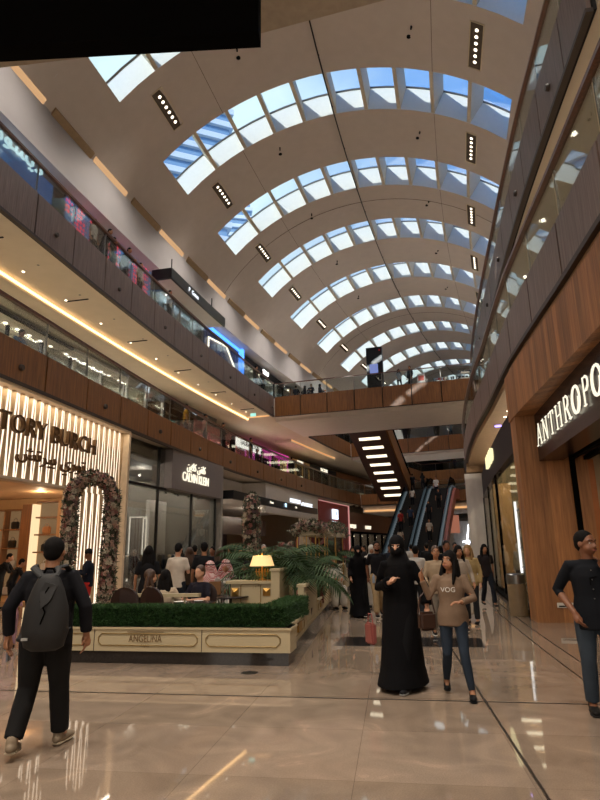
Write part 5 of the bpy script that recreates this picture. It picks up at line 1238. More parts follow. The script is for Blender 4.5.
def head_mesh(bm,J,female=False,hero=False):
    h=J['head']; Rm=Matrix.Rotation(J['yaw'],3,'Z')@Matrix.Rotation(-J['tilt'],3,'X')
    f=lambda x,y,z: h+Rm@V(x,y,z)
    M4=Rm.to_4x4(); k=.95 if female else 1
    ball(bm,f(0,-.012,.03),(.077*k,.096,.1),3,M4); ball(bm,f(0,.022,-.035),(.062*k,.075,.075),3,M4); ball(bm,f(0,.045,-.082),(.032,.034,.026),2,M4)
    ball(bm,f(-.035,.045,-.045),(.03,.035,.035),2,M4); ball(bm,f(.035,.045,-.045),(.03,.035,.035),2,M4)
    cap(bm,[f(0,.083,.018),f(0,.098,-.012),f(0,.106,-.026)],[.009,.011,.015],8); ball(bm,f(-.014,.095,-.03),.009,1); ball(bm,f(.014,.095,-.03),.009,1)
    ball(bm,f(0,.088,-.06),(.024,.012,.007),2,M4); ball(bm,f(0,.085,-.07),(.02,.012,.007),2,M4)
    cap(bm,[f(-.05,.068,.032),f(-.02,.084,.034),f(0,.084,.03),f(.02,.084,.034),f(.05,.068,.032)],[.009,.01,.008,.01,.009],8)
    for s in(-1,1): ball(bm,f(s*.078*k,-.005,-.005),(.011,.02,.031),2,M4@Matrix.Rotation(s*.3,4,'Z'))
    cap(bm,[J['neck']+V(0,-.005,-.06),J['neck']+V(0,0,.0),f(0,-.015,-.05)],[(.07,.062),(.056 if not female else .048,)*2,(.056 if not female else .048,)*2],12)
    return f,M4
def body_mesh(J,female,vox,hero,feet=True,fat=1.0):
    bm=NB(); head_mesh(bm,J,female,hero)
    p,c,n=J['pel'],J['chest'],J['neck']; k=.9 if female else 1
    torso(bm,[(p+V(0,0,-.09),.12,.09),(p,.165 if not female else .17,.115),(p.lerp(c,.45),.135*k,.1),(c,.165*k,.115),(c+V(0,0,.07)+(n-c)*.1,.135*k,.098),(n+V(0,0,-.05),.07,.06)])
    for s in 'LR':
        sg=-1 if s=='L' else 1
        sh,el,wr=J['sh'+s],J['el'+s],J['wr'+s]
        cap(bm,[c.lerp(sh,.55)+V(0,0,.03),sh,sh.lerp(el,.5),el],[.05,.052*k,.045*k,.036*k]); cap(bm,[el,el.lerp(wr,.35),wr],[.037*k,.038*k,.026])
        d=J['hd'+s] or ((wr-el).normalized()*.8+V(0,.1,-.2)); 
        inn=V(-sg,0,0)
        hand(bm,wr,d,inn if abs(d.normalized().x)<.8 else V(0,0,-1),1 if (s=='R') else -1,.95 if female else 1.05,.55,1.0 if hero else 1.6)
        hi,kn,an=J['hi'+s],J['kn'+s],J['an'+s]
        cap(bm,[hi,hi.lerp(kn,.5),kn],[.085,.072,.055]); cap(bm,[kn,kn.lerp(an,.35),an],[.054,.053,.036])
        if feet: cap(bm,[an,an+J['toe'+s]*.08+V(0,0,-.04),an+J['toe'+s]*.15+V(0,0,-.055)],[.035,.035,.028])
    return remesh(bm,vox,1,'body')
def build_person(key,J,top,bottom,hair,female=False,hero=False,vox=.02):
    """returns list of (part name, mesh, slot) in the local frame of a 1.75 m figure"""
    parts=[('body',body_mesh(J,female,vox*.8 if hero else vox,hero,True),'skin')]
    p,c,n=J['pel'],J['chest'],J['neck']; k=.92 if female else 1; g=.016
    def sleeves(bm,frac,w=1.0,flare=1.0):
        for s in 'LR':
            sh,el,wr=J['sh'+s],J['el'+s],J['wr'+s]
            a=c.lerp(sh,.45)+V(0,0,.045)
            if frac<=.5: cap(bm,[a,sh,sh.lerp(el,frac*2*.95)],[.07*w,.062*k*w,.06*k*w])
            else:
                e=el.lerp(wr,(frac-.5)*2); tube(bm,[a,sh,sh.lerp(el,.5),el,e],[.066*w,.06*k*w,.056*k*w,.05*k*w,.042*k*w*flare],seg=12)
    def trunk(bm,z0,w=1.0,hem=1.0):
        rr=[]
        lo=p+V(0,0,z0)
        rr=[(lo,.178*w*hem,.128*w*hem),(p+V(0,0,.02),.18*w,.13*w),(p.lerp(c,.45),.155*k*w,.122*w),(c,.172*k*w,.132*w),(c+V(0,0,.06)+(n-c)*.15,.15*k*w,.115*w),(n+V(0,0,-.055),.1,.085),(n+V(0,0,-.005),.072,.072)]
        torso(bm,rr)
    if top in('tee','shirt','sweater','jacket'):
        bm=NB(); w={'tee':1.0,'shirt':1.02,'sweater':1.1,'jacket':1.1}[top]
        trunk(bm,-.12 if top!='shirt' else -.16,w); sleeves(bm,{'tee':.36,'shirt':.62,'sweater':.96,'jacket':.95}[top],w)
        parts.append((top if top!='tee' else 't_shirt',remesh(bm,vox,2 if hero else 1),'top'))
    if top=='abaya':
        bm=NB(); f=lambda z:1
        fw=(J['anL']+J['anR'])/2; fw.z=0
        sp=abs(J['anL'].y-J['anR'].y)/2
        torso(bm,[(fw+V(0,0,.05),.28,.21+sp),(fw.lerp(p,.25)+V(0,0,.0),.245,.18+sp*.7),(fw.lerp(p,.6),.225,.17+sp*.3),(p,.21,.15),(p.lerp(c,.5),.19,.14),(c,.185*k,.135),(c+V(0,0,.08),.155*k,.115),(n+V(0,0,-.05),.1,.08),(n+V(0,0,.0),.07,.065)],seg=28); 
        sleeves(bm,.94,1.12,1.75)
        parts.append(('abaya',remesh(bm,vox,2),'top'))
    if top=='thobe':
        bm=NB(); fw=(J['anL']+J['anR'])/2; fw.z=0; sp=abs(J['anL'].y-J['anR'].y)/2
        if J['pel'].z<.7:
            trunk(bm,-.1,1.08); 
            for s in 'LR': cap(bm,[J['hi'+s],J['kn'+s]],[.11,.09]); cap(bm,[J['kn'+s],J['an'+s]+V(0,0,.05)],[.095,.09])
        else: torso(bm,[(fw+V(0,0,.08),.2,.16+sp),(fw.lerp(p,.5),.195,.15+sp*.5),(p,.19,.14),(p.lerp(c,.5),.175,.135),(c,.178,.135),(c+V(0,0,.08),.155,.115),(n+V(0,0,-.04),.09,.08),(n,.066,.062)],seg=24)
        sleeves(bm,.94,1.05,1.2); parts.append(('robe',remesh(bm,vox,2 if hero else 1),'top'))
    if bottom in('trousers','jeans','slim','shorts'):
        bm=NB(); w={'trousers':1.12,'jeans':1.0,'slim':.88,'shorts':1.15}[bottom]
        torso(bm,[(p+V(0,0,-.13),.15,.11),(p+V(0,0,-.05),.178,.128),(p+V(0,0,.06),.168,.122)])
        for s in 'LR':
            hi,kn,an=J['hi'+s],J['kn'+s],J['an'+s]
            if bottom=='shorts': tube(bm,[hi,hi.lerp(kn,.5),kn.lerp(hi,.05)],[.105,.095,.09],seg=12)
            else:
                q=an+(kn-an).normalized()*.03; tube(bm,[hi+V(0,0,.02),hi.lerp(kn,.5),kn,kn.lerp(an,.4),q],[.1*max(w,.95),.088*w,.069*w,.068*w,.056*w*(1.1 if bottom!='slim' else .85)],seg=14)
        parts.append(('trousers' if bottom!='shorts' else 'shorts',remesh(bm,vox,2 if hero else 1),'bottom'))
    # shoes
    for s in 'LR':
        an,t=J['an'+s],J['toe'+s].normalized(); bm=NB(); zz=an.z-.08; lift=V(0,0,zz)
        g0=V(an.x,an.y,0)+lift; pit=max(0,min(.5,zz*2.2)) if an.y<0 else -min(.35,zz*2)
        def q(d,h): return g0+t*d*math.cos(pit)+V(0,0,h-d*math.sin(pit)) 
        if hero:
            cap(bm,[q(-.045,.05),q(.03,.045),q(.11,.04),q(.18,.036)],[(.038,.04),(.042,.042),(.046,.032),(.036,.025)],14)
            cap(bm,[q(-.02,.06),q(-.02,.11)],[.042,.04],12)
            parts.append(('shoe',remesh(bm,.008,2),'shoe'))
            bm=NB(); cap(bm,[q(-.05,.014),q(.05,.012),q(.12,.012),q(.19,.014)],[(.042,.014),(.042,.013),(.05,.013),(.038,.012)],14); parts.append(('sole',remesh(bm,.007,1),'sole'))
        else:
            cap(bm,[q(-.04,.045),q(.06,.04),q(.17,.034)],[(.04,.044),(.046,.036),(.035,.024)],10)
            me=bpy.data.meshes.new('shoe'); bmesh.ops.recalc_face_normals(bm,faces=bm.faces[:]); bm.to_mesh(me); bm.free(); me.polygons.foreach_set('use_smooth',[True]*len(me.polygons)); parts.append(('shoe',me,'shoe'))
    # hair and headwear
    h=J['head']; Rm=Matrix.Rotation(J['yaw'],3,'Z')@Matrix.Rotation(-J['tilt'],3,'X'); F=lambda x,y,z:h+Rm@V(x,y,z); M4=Rm.to_4x4(); kk=.95 if female else 1
    hv=min(vox,.012)
    bm=NB()
    def skull(e=.008):
        ball(bm,F(0,-.022,.042),(.079*kk+e,.094+e,.098+e),3,M4)
    if hair=='short': skull(.004); ball(bm,F(0,-.05,-.0),(.072,.07,.08),2,M4)
    if hair in('long','wavy'):
        skull(.012); 
        for x in(-.065,0,.065): cap(bm,[F(x,-.04,.02),F(x*1.1,-.06,-.08),F(x*1.3,-.075,-.2),F(x*1.2,-.075,-.33)],[(.045,.045),(.05,.045),(.05,.04),(.03,.025)],10)
        for s in(-1,1): cap(bm,[F(s*.07,.0,.04),F(s*.085,.01,-.05),F(s*.095,.03,-.16),F(s*.09,.05,-.28)],[.022,.026,.03,.018],10)
    if hair=='bun': skull(.006); ball(bm,F(0,-.12,.05),.045,2)
    if hair=='beanie': ball(bm,F(0,-.02,.055),(.086,.103,.1),3,M4)
    if hair in('hijab','niqab','ghutra'):
        skull(.02); ball(bm,F(0,-.04,-.02),(.085,.08,.11),3,M4)
        a=J['neck']; sp_=J['chest']
        torso(bm,[(sp_+V(0,-.01,.02),.15,.125),(sp_+V(0,-.01,.1),.16,.12),(a+V(0,-.02,-.01),.14,.11),(a+V(0,-.015,.06),.088,.09),(h+V(0,-.02,-.02),.088,.088)],seg=20)
        if hair=='ghutra':
            cap(bm,[F(-.09,-.02,.02),F(-.13,-.0,-.1),F(-.15,.02,-.25)],[(.03,.05),(.035,.06),(.03,.06)]); cap(bm,[F(.09,-.02,.02),F(.13,.0,-.1),F(.15,.02,-.25)],[(.03,.05),(.035,.06),(.03,.06)])
    if hair!='none': parts.append(({'short':'hair','long':'hair','wavy':'hair','bun':'hair','beanie':'beanie','hijab':'headscarf','niqab':'headscarf','ghutra':'headscarf'}[hair],remesh(bm,hv,2),'hair'))
    else: bm.free()
    if hair=='niqab':
        bm=NB(); ball(bm,F(0,.03,-.05),(.075,.085,.062),3,M4); parts.append(('face_veil',remesh(bm,hv,1),'hair'))
    if hair=='ghutra':
        bm=NB(); tube(bm,[F(.092*math.cos(a),-.022+.108*math.sin(a),.078) for a in np.linspace(0,2*math.pi,17)],.011,seg=6); me=bpy.data.meshes.new('r'); bm.to_mesh(me); bm.free(); parts.append(('head_cord',me,'cord'))
    if hero:
        for s in(-1,1):
            bm=NB(); ball(bm,F(s*.031,.072,.008),(.013,.010,.007),2,M4); me=bpy.data.meshes.new('e'); bm.to_mesh(me); bm.free(); parts.append(('eye',me,'eye'))
            bm=NB(); ball(bm,F(s*.031,.0795,.008),(.0055,.004,.0055),2,M4); me=bpy.data.meshes.new('e'); bm.to_mesh(me); bm.free(); parts.append(('iris',me,'iris'))
            bm=NB(); cap(bm,[F(s*.016,.089,.034),F(s*.034,.085,.04),F(s*.052,.072,.033)],[.004,.0045,.003],6); me=bpy.data.meshes.new('e'); bm.to_mesh(me); bm.free(); parts.append(('eyebrow',me,'hair_'))
        if hair!='niqab':
            bm=NB(); cap(bm,[F(-.02,.092,-.064),F(0,.1,-.063),F(.02,.092,-.064)],[.005,.007,.005],8); me=bpy.data.meshes.new('e'); bm.to_mesh(me); bm.free(); parts.append(('lips',me,'lips'))
    return parts
TPL={}
def person(loc,rz,label,pose_,top='tee',bottom='jeans',hair='short',skin='tan',ctop='202024',cbot='22262e',chair_=None,cshoe='18181a',female=False,h=1.72,hero=False,group=None,vox=.02,J=None,beard=False,sole=None,wide=1.0):
    key=(pose_ if J is None else label,top,bottom,hair,female,hero,vox)
    if key not in TPL: TPL[key]=build_person(key,J or pose(pose_),top,bottom,hair,female,hero,vox)
    s=h/1.75
    e=empty('person',loc,label,'person',group,rz=rz); e.scale=(s*wide,s*wide,s)
    cm={'skin':SK[skin],'top':cloth(ctop) if top!='abaya' else M_abaya,'bottom':cloth(cbot),'shoe':cloth(cshoe,.6),'sole':cloth(sole or 'c8c4bc'),'cord':M_black,
        'eye':M_eye,'iris':M_iris,'lips':M_lip_,'hair_':M_hair}
    hm={None:M_hair,'brown':M_hairb,'blond':M_hairl}
    cm['hair']=hm[chair_] if chair_ in hm else (M_ghutra if chair_=='check' else cloth(chair_))
    last={}
    for nm,me,sl in TPL[key]:
        o=bpy.data.objects.new(nm,me); COL.objects.link(o); o.parent=last.get({'sole':'shoe','iris':'eye'}.get(nm),e); last[nm]=o
        if not me.materials: me.materials.append(cm[sl])
        else: o.material_slots[0].link='OBJECT'; o.material_slots[0].material=cm[sl]
        if not me.polygons[0].use_smooth: me.polygons.foreach_set('use_smooth',[True]*len(me.polygons))
    if beard:
        bm=NB(); JJ=J or pose(pose_); hh=JJ['head']; Rm=Matrix.Rotation(JJ['yaw'],3,'Z')@Matrix.Rotation(-JJ['tilt'],3,'X')
        ball(bm,hh+Rm@V(0,.03,-.068),(.063,.068,.045),3,Rm.to_4x4()); obj('beard',bm,M_hair,e,smooth=True)
    return e
mg=bpy.data.materials.new('red_check_cotton'); mg.use_nodes=True; N=mg.node_tree.nodes; L=mg.node_tree.links; b=N['Principled BSDF']
tc=N.new('ShaderNodeTexCoord'); ck_=N.new('ShaderNodeTexChecker'); ck_.inputs['Scale'].default_value=45; ck_.inputs[1].default_value=lin('a83038'); ck_.inputs[2].default_value=lin('d8c8c4'); L.new(tc.outputs['Object'],ck_.inputs[0]); L.new(ck_.outputs[0],b.inputs['Base Color']); b.inputs['Roughness'].default_value=.85
M_ghutra=mg; MC['red_check_cotton']=mg
def toward(u=0): return rzu(u)       # walking away along the hall
CAMF=math.pi                          # facing the camera
# ---------------- the man with the backpack (seen from behind, walking away)
ml=V(-2.17,5.3,0)
Jm=pose('walk',knR=V(.10,.10,.52),anR=V(.11,.20,.085),knL=V(-.11,.03,.50),anL=V(-.13,-.16,.13),toeL=V(-.12,1,0),toeR=V(.25,1,0),elL=V(-.29,-.03,1.15),wrL=V(-.30,.05,.90),elR=V(.29,-.02,1.15),wrR=V(.30,.03,.91),hdL=V(0,.1,-1),hdR=V(0,.15,-1),head=V(0,.03,1.61))
man=person(ml,R(6),'man in dark clothes with a dark backpack walking away at the left','walk',top='jacket',bottom='trousers',hair='short',skin='tan',ctop='17171b',cbot='1d1c1c',cshoe='8a7a66',sole='b8a890',hero=True,h=1.70,J=Jm,vox=.012,wide=1.1)
bp=empty('backpack',man.matrix_basis@V(.06,-.25,1.17),'dark grey roll top backpack worn by the man at the left','backpack',rz=R(6))
bm=NB()
for z,rx,ry in ((-.33,.10,.05),(-.3,.155,.085),(-.18,.185,.105),(0,.175,.105),(.14,.135,.085),(.22,.1,.06),(.26,.07,.04)): pass
torso(bm,[(V(0,0,z),rx,ry) for z,rx,ry in ((-.33,.10,.05),(-.3,.155,.085),(-.18,.185,.105),(0,.17,.1),(.14,.125,.08),(.22,.09,.055),(.26,.06,.035))],seg=28)
M_bp=mat('backpack_fabric','181717',rough=.7,var=.12,scale=25)
obj('bag_body',bm,M_bp,bp,smooth=True)
bm=NB(); tube(bm,[V(.03,-.095,.16),V(-.02,-.115,.05),V(.02,-.11,-.03),V(-.01,-.105,-.12)],.006,seg=5); obj('seam',bm,M_black,bp)
bm=NB(); 
v=[bm.verts.new(x) for x in (V(.0,-.088,.2),V(.09,-.06,.17),V(.05,-.1,.05),V(-.01,-.118,.0),V(-.03,-.105,.12))]; w=[bm.verts.new(x.co+V(0,-.012,0)) for x in v]; bm.faces.new(w); bm.faces.new(v[::-1])
for k in range(5): bm.faces.new((v[k],v[(k+1)%5],w[(k+1)%5],w[k]))
obj('front_flap',bm,mat('flap_fabric','201f1f',rough=.6),bp)
bm=NB(); box(bm,(-.12,-.1,-.23),(.05,.01,.02)); obj('logo_patch',bm,mat('patch_grey','9a9894',rough=.5),bp)
for s in(-1,1):
    bm=NB(); tube(bm,[V(q.x-.05,q.y,q.z) if i>0 else q for i,q in enumerate([V(s*.05,-.02,.24),V(s*.1,.06,.31),V(s*.125,.17,.32),V(s*.14,.29,.26),V(s*.15,.36,.08),V(s*.16,.30,-.16),V(s*.16,.06,-.26)])],[(.03,.012)]*7,seg=8); obj('shoulder_strap',bm,M_bp,bp)
bm=NB(); tube(bm,[V(-.05,0,.25),V(-.03,0,.3),V(.03,0,.3),V(.05,0,.25)],.01,seg=6); obj('grab_handle',bm,M_black,bp)
e=empty('phone',man.matrix_basis@V(-.30,.06,.78),'smartphone in the left hand of the man with the backpack','phone',rz=R(6)); bm=NB(); box(bm,(0,.03,0),(.012,.075,.15)); obj('phone_body',bm,mat('phone_grey','6c707c',rough=.3),e)
# ---------------- woman in black abaya
Ja=pose('walk',knL=V(-.09,.18,.5),anL=V(-.1,.26,.08),anR=V(.1,-.2,.1),elR=V(.27,-.02,1.13),wrR=V(.05,.2,1.2),hdR=V(-.7,.1,.55),elL=V(-.3,-.02,1.14),wrL=V(-.33,.06,.92),hdL=V(0,.1,-1),yaw=.1,tilt=-.02)
ab=person(V(1.16,7.45,0),R(155),'woman in a long black abaya and black face mask striding in the middle','walk',top='abaya',bottom='trousers',hair='niqab',skin='light',chair_='0c0b0d',cbot='0c0b0d',cshoe='1c1c20',hero=True,female=True,h=1.70,J=Ja,vox=.014,sole='8a8884')
ab.scale=(1.02,1.02,1.70/1.75)
bm=NB(); 
# ---------------- girl in brown sweater
Jg=pose('walk2',knL=V(-.1,.16,.52),anL=V(-.16,.16,.08),knR=V(.1,.02,.5),anR=V(.13,-.3,.13),elL=V(-.27,.05,1.16),wrL=V(-.1,.26,1.13),hdL=V(.8,.3,.0),elR=V(.28,.02,1.17),wrR=V(.36,.1,1.40),hdR=V(.1,.15,1),yaw=-.55,tilt=-.15)
gl=person(V(1.66,6.95,0),R(168),'young woman in brown sweater and blue jeans looking up at the woman in black','walk2',top='sweater',bottom='slim',hair='long',skin='tan',ctop='7c6654',cbot='2a333f',cshoe='121214',hero=True,female=True,h=1.52,J=Jg,vox=.012,sole='1a1a1c')
t_=text('VOG',.085,mat('print_white','d8d4cc',rough=.7),V(.04,.158,1.27),V(-1,0,0),gl,depth=.004); t_.name='sweater_print'
hb=empty('handbag',gl.matrix_basis@V(.33,.02,.88),'brown leather handbag hanging from the arm of the woman in the brown sweater','handbag',rz=R(20))
bm=NB(); box(bm,(0,0,0),(.2,.1,.2)); bmesh.ops.bevel(bm,geom=bm.edges[:],offset=.03,segments=3,affect='EDGES'); obj('bag_body',bm,mat('bag_brown','3a241a',rough=.45),hb)
bm=NB(); tube(bm,[V(-.11,0,.08),V(-.07,0,.26),V(0,0,.32),V(.07,0,.26),V(.11,0,.08)],.01,seg=6); obj('handle',bm,mat('bag_brown','3a241a'),hb)
hb2=empty('handbag',V(.80,7.5,.58),'small pinkish red bag carried on the left of the woman in the abaya','handbag',rz=R(20))
bm=NB(); box(bm,(0,0,0),(.07,.2,.24)); bmesh.ops.bevel(bm,geom=bm.edges[:],offset=.02,segments=2,affect='EDGES'); obj('bag_body',bm,mat('bag_pink','8a4a44',rough=.5),hb2)
bm=NB(); tube(bm,[V(0,-.07,.1),V(0,-.04,.22),V(0,.04,.22),V(0,.07,.1)],.008,seg=6); obj('handle',bm,mat('bag_pink','8a4a44'),hb2)
# ---------------- man at the right edge
Jr=pose('walk',knL=V(-.1,.12,.52),anL=V(-.12,.2,.08),knR=V(.1,.0,.5),anR=V(.1,-.1,.08),elR=V(.29,-.08,1.16),wrR=V(.18,.12,.95),hdR=V(-.3,.3,-.8),elL=V(-.27,.1,1.15),wrL=V(-.12,.16,1.36),hdL=V(.35,.0,.9),yaw=.75,tilt=0)
mr=person(V(2.84,6.1,0),R(180-18),'man in black shirt and grey jeans at the right edge, hand raised to his face','stand',top='shirt',bottom='jeans',hair='short',skin='brown',ctop='14161b',cbot='39424c',cshoe='1a1816',hero=True,h=1.70,J=Jr,vox=.012,sole='2a2826',wide=1.08)
for k,z in enumerate((1.36,1.27,1.18,1.09)):
    bm=NB(); ball(bm,V(0,.137,z),.007,1); o=obj('button',bm,M_steel,mr)
bm=NB(); tube(bm,[V(-.04,.13,1.3),V(0,.148,1.29),V(.02,.148,1.29),V(.02,.15,1.22)],.006,seg=5); obj('hanging_sunglasses',bm,M_black,mr)
# ---------------- helper for the crowd
def crowd(px,r,label,rz,pose_,**k):
    z=k.pop('z',0); return person(at(px,r,z),rz,label,pose_,**k)
C=crowd
C(96,15.6,'waiter in navy sweatshirt, beanie and bright red trousers beside the flower arch',R(100),'phone',top='sweater',bottom='trousers',hair='beanie',skin='brown',ctop='181c28',cbot='b8302a',chair_='141416',h=1.66)
e=empty('paper_bag',at(88,15.2,.35),'brown paper bag held low by the waiter in red trousers','bag'); bm=NB(); box(bm,(0,0,.2),(.3,.12,.4)); obj('bag_body',bm,mat('paper_tan','7a5c3c',rough=.8),e)
C(153,12.4,'long haired woman in black standing at the cafe with a small backpack',R(10),'stand',top='tee',bottom='jeans',hair='long',skin='tan',ctop='141417',cbot='16161a',female=True,h=1.68)
C(181,13.3,'man in white t-shirt standing with his back turned in the cafe',R(-10),'phone',top='tee',bottom='jeans',hair='short',skin='light',ctop='c8bcae',cbot='20242c',h=1.74)
C(170,10.75,'dark haired woman in cream top sitting with her back to the hedge',R(-15),'sit',top='sweater',bottom='slim',hair='wavy',skin='light',ctop='b8a48c',cbot='2a2a30',female=True,h=1.7)
C(155,11.2,'brown haired woman in cream leaning beside the woman in the cream top',R(-70),'sit',top='sweater',bottom='slim',hair='wavy',skin='light',ctop='a8947c',cbot='2a2a30',chair_='brown',female=True,h=1.7)
C(203,11.2,'man in dark polo and shorts sitting at the cafe table with folded hands',R(150),'sit',top='tee',bottom='shorts',hair='short',skin='light',ctop='1c1a24',cbot='3a342e',chair_='brown',h=1.78)
C(206,13.6,'man in black t-shirt with a backpack seen from behind, between cafe tables',R(5),'stand',top='tee',bottom='jeans',hair='short',skin='tan',ctop='17171a',cbot='20242c',h=1.76)
C(227,13.2,'seated man in white robe and red checked headscarf facing the camera',R(180),'sit',top='thobe',bottom='none',hair='ghutra',skin='tan',ctop='cfcac4',chair_='check',h=1.85)
C(212,12.8,'seated man in red checked headscarf seen from behind',R(-20),'sit',top='thobe',bottom='none',hair='ghutra',skin='tan',ctop='a89a94',chair_='check',h=1.82)
C(192,15,'woman with long brown hair standing between the cafe tables',R(20),'stand',top='sweater',bottom='jeans',hair='long',skin='tan',ctop='3a2c22',cbot='20242c',chair_='brown',female=True,h=1.66)
C(221,15.5,'long haired woman in black behind the headscarf men',R(-10),'stand',top='tee',bottom='jeans',hair='long',skin='tan',ctop='141417',cbot='16161a',chair_='brown',female=True,h=1.64)
C(232,17,'man in dark clothes with short dark hair further back left of the flower column',R(40),'stand',top='tee',bottom='jeans',hair='short',skin='tan',ctop='1a1a1e',cbot='1a1c20',h=1.72)
C(240,15,'woman in black with dark hair right beside the flower column',R(200),'stand',top='tee',bottom='jeans',hair='wavy',skin='tan',ctop='1c1a1e',cbot='1a1c20',female=True,h=1.66)
C(247,13.3,'guest in pale robe seated just left of the lamp',R(120),'sit',top='thobe',bottom='none',hair='short',skin='tan',ctop='c0b4a8',h=1.8)
C(263,20,'grey haired man in a pale shirt right of the flower column',R(190),'stand',top='shirt',bottom='jeans',hair='short',skin='light',ctop='a09890',cbot='2a2a30',chair_='8c8884',h=1.76)
C(214,18,'man in dark red top standing deep in the cafe',R(160),'stand',top='tee',bottom='jeans',hair='short',skin='brown',ctop='3a1818',cbot='1a1c20',h=1.70)
C(197,19,'man in a black jacket deep in the cafe left of the screen',R(10),'stand',top='jacket',bottom='jeans',hair='short',skin='tan',ctop='141416',cbot='1a1c20',h=1.76)
C(183,18,'woman in grey near the glass shopfront',R(70),'phone',top='sweater',bottom='jeans',hair='wavy',skin='tan',ctop='4a4644',cbot='1a1c20',female=True,h=1.64)
C(314,14.5,'seated guest in dark red with bowed head behind the tall cream panel',R(100),'sit',top='sweater',bottom='jeans',hair='hijab',skin='tan',ctop='4a1018',chair_='4a1018',female=True,h=1.62)
C(321,18.5,'man in white robe standing beneath the flower canopy',R(170),'stand',top='thobe',bottom='none',hair='short',skin='tan',ctop='c8c2ba',h=1.74)
C(328,17.2,'guest in white robe seated at the right below the flower canopy',R(200),'sit',top='thobe',bottom='none',hair='short',skin='tan',ctop='c8c2ba',h=1.86)
C(318,17.0,'guest in white robe seated at the left below the flower canopy',R(160),'sit',top='thobe',bottom='none',hair='short',skin='tan',ctop='bfb8b0',h=1.84)
C(284,21,'woman in rose coloured top standing behind the palms',R(180),'stand',top='sweater',bottom='jeans',hair='wavy',skin='tan',ctop='9a5c58',cbot='1a1c20',female=True,h=1.66)
C(12,20.5,'dark dressed shopper leaning on the display at the far left of the lit shop',R(-80),'lean',top='jacket',bottom='trousers',hair='short',skin='tan',ctop='121214',cbot='141416',h=1.66)
C(24,18.5,'dark figure half hidden behind the backpack man inside the lit shop',R(-60),'lean',top='jacket',bottom='trousers',hair='short',skin='tan',ctop='121214',cbot='141416',h=1.5)
C(28,12.0,'child in a pink top glimpsed at the left behind the backpack man',R(20),'stand',top='tee',bottom='jeans',hair='long',skin='tan',ctop='a07880',cbot='8a6a72',female=True,h=1.0)
# middle of the hall
C(353,15.0,'woman in black abaya and face veil left of the bearded man',R(180),'walk',top='abaya',bottom='trousers',hair='niqab',skin='light',chair_='0c0b0d',cbot='0c0b0d',female=True,h=1.64,hero=True,vox=.018)
C(371,14.8,'bearded man in black t-shirt and beige trousers carrying a bottle',R(180),'walk2',top='tee',bottom='trousers',hair='short',skin='brown',ctop='17171b',cbot='9c8462',beard=True,h=1.74,hero=True,vox=.016)
e=empty('water_bottle',at(367,14.6,.78),'small clear water bottle in the hand of the bearded man','bottle'); bm=NB(); lathe(bm,[(.03,0),(.033,.03),(.033,.14),(.012,.18),(.012,.2)],12); obj('bottle_body',bm,mat('bottle_clear','9aa4b4',rough=.2),e)
C(366,17.2,'person with pale headscarf behind the woman in the abaya',R(180),'stand',top='thobe',bottom='none',hair='hijab',skin='tan',ctop='bdb6ac',chair_='c4bcb0',female=True,h=1.66)
C(408,14.2,'man in white shirt partly hidden behind the woman in black',R(-10),'walk',top='tee',bottom='trousers',hair='short',skin='tan',ctop='b8b2ac',cbot='202226',h=1.62)
C(427,11.4,'smiling woman in beige knitted cardigan with hair tied back',R(175),'walk',top='sweater',bottom='trousers',hair='bun',skin='tan',ctop='a08c74',cbot='8a8074',chair_='brown',female=True,h=1.60,hero=True,vox=.014)
C(438,14.5,'man in black t-shirt behind the woman in the beige cardigan',R(180),'stand',top='tee',bottom='jeans',hair='short',skin='brown',ctop='151518',cbot='1a1c20',h=1.72)
C(449,12.6,'dark haired woman in light striped top behind the young woman in brown',R(185),'walk2',top='sweater',bottom='jeans',hair='long',skin='tan',ctop='a09284',cbot='20242c',female=True,h=1.60,hero=True,vox=.016)
C(458,13.6,'blond woman in sand coloured top turned to the left',R(150),'stand',top='sweater',bottom='jeans',hair='long',skin='light',ctop='a08a60',cbot='2a2c30',chair_='blond',female=True,h=1.62)
C(394,24,'man in dark jacket in the distance left of the escalators',R(0),'walk',top='jacket',bottom='jeans',hair='short',skin='tan',ctop='1c1c20',cbot='1a1c20',h=1.74)
C(384,21,'man in navy top in the distance behind the bearded man',R(180),'walk',top='tee',bottom='jeans',hair='short',skin='brown',ctop='20242e',cbot='1a1c20',h=1.72)
C(348,22,'woman in grey coat by the far end of the terrace',R(180),'walk',top='jacket',bottom='jeans',hair='wavy',skin='tan',ctop='3c3a3c',cbot='1a1c20',female=True,h=1.66)
C(419,23,'person in black walking towards the escalators',R(0),'walk2',top='jacket',bottom='jeans',hair='short',skin='tan',ctop='141416',cbot='1a1c20',h=1.75)
C(474,17.5,'slim woman with handbag by the marble pier',R(180),'walk',top='tee',bottom='jeans',hair='long',skin='tan',ctop='2a2426',cbot='20242c',female=True,h=1.64)
C(404,28,'man in white shirt before the left escalator',R(0),'walk',top='tee',bottom='jeans',hair='short',skin='tan',ctop='a8a29c',cbot='1a1c20',h=1.74)
C(372,27,'woman in black headscarf far away beside the red shop',R(180),'walk',top='abaya',bottom='none',hair='hijab',skin='tan',chair_='0c0b0d',female=True,h=1.64)
C(359,30,'man in dark clothes by the black framed shopfront',R(90),'stand',top='jacket',bottom='jeans',hair='short',skin='tan',ctop='1c1a1c',cbot='1a1c20',h=1.74)
C(337,28,'woman in dark red jacket before the red shop',R(90),'stand',top='jacket',bottom='jeans',hair='wavy',skin='tan',ctop='3c1818',cbot='1a1c20',female=True,h=1.64)
C(303,26,'man in grey shirt before the stone pier',R(150),'stand',top='tee',bottom='jeans',hair='short',skin='tan',ctop='5a5854',cbot='1a1c20',h=1.74)
C(432,27,'woman in beige coat before the right escalator',R(0),'walk',top='jacket',bottom='jeans',hair='long',skin='tan',ctop='8a7a60',cbot='1a1c20',female=True,h=1.66)
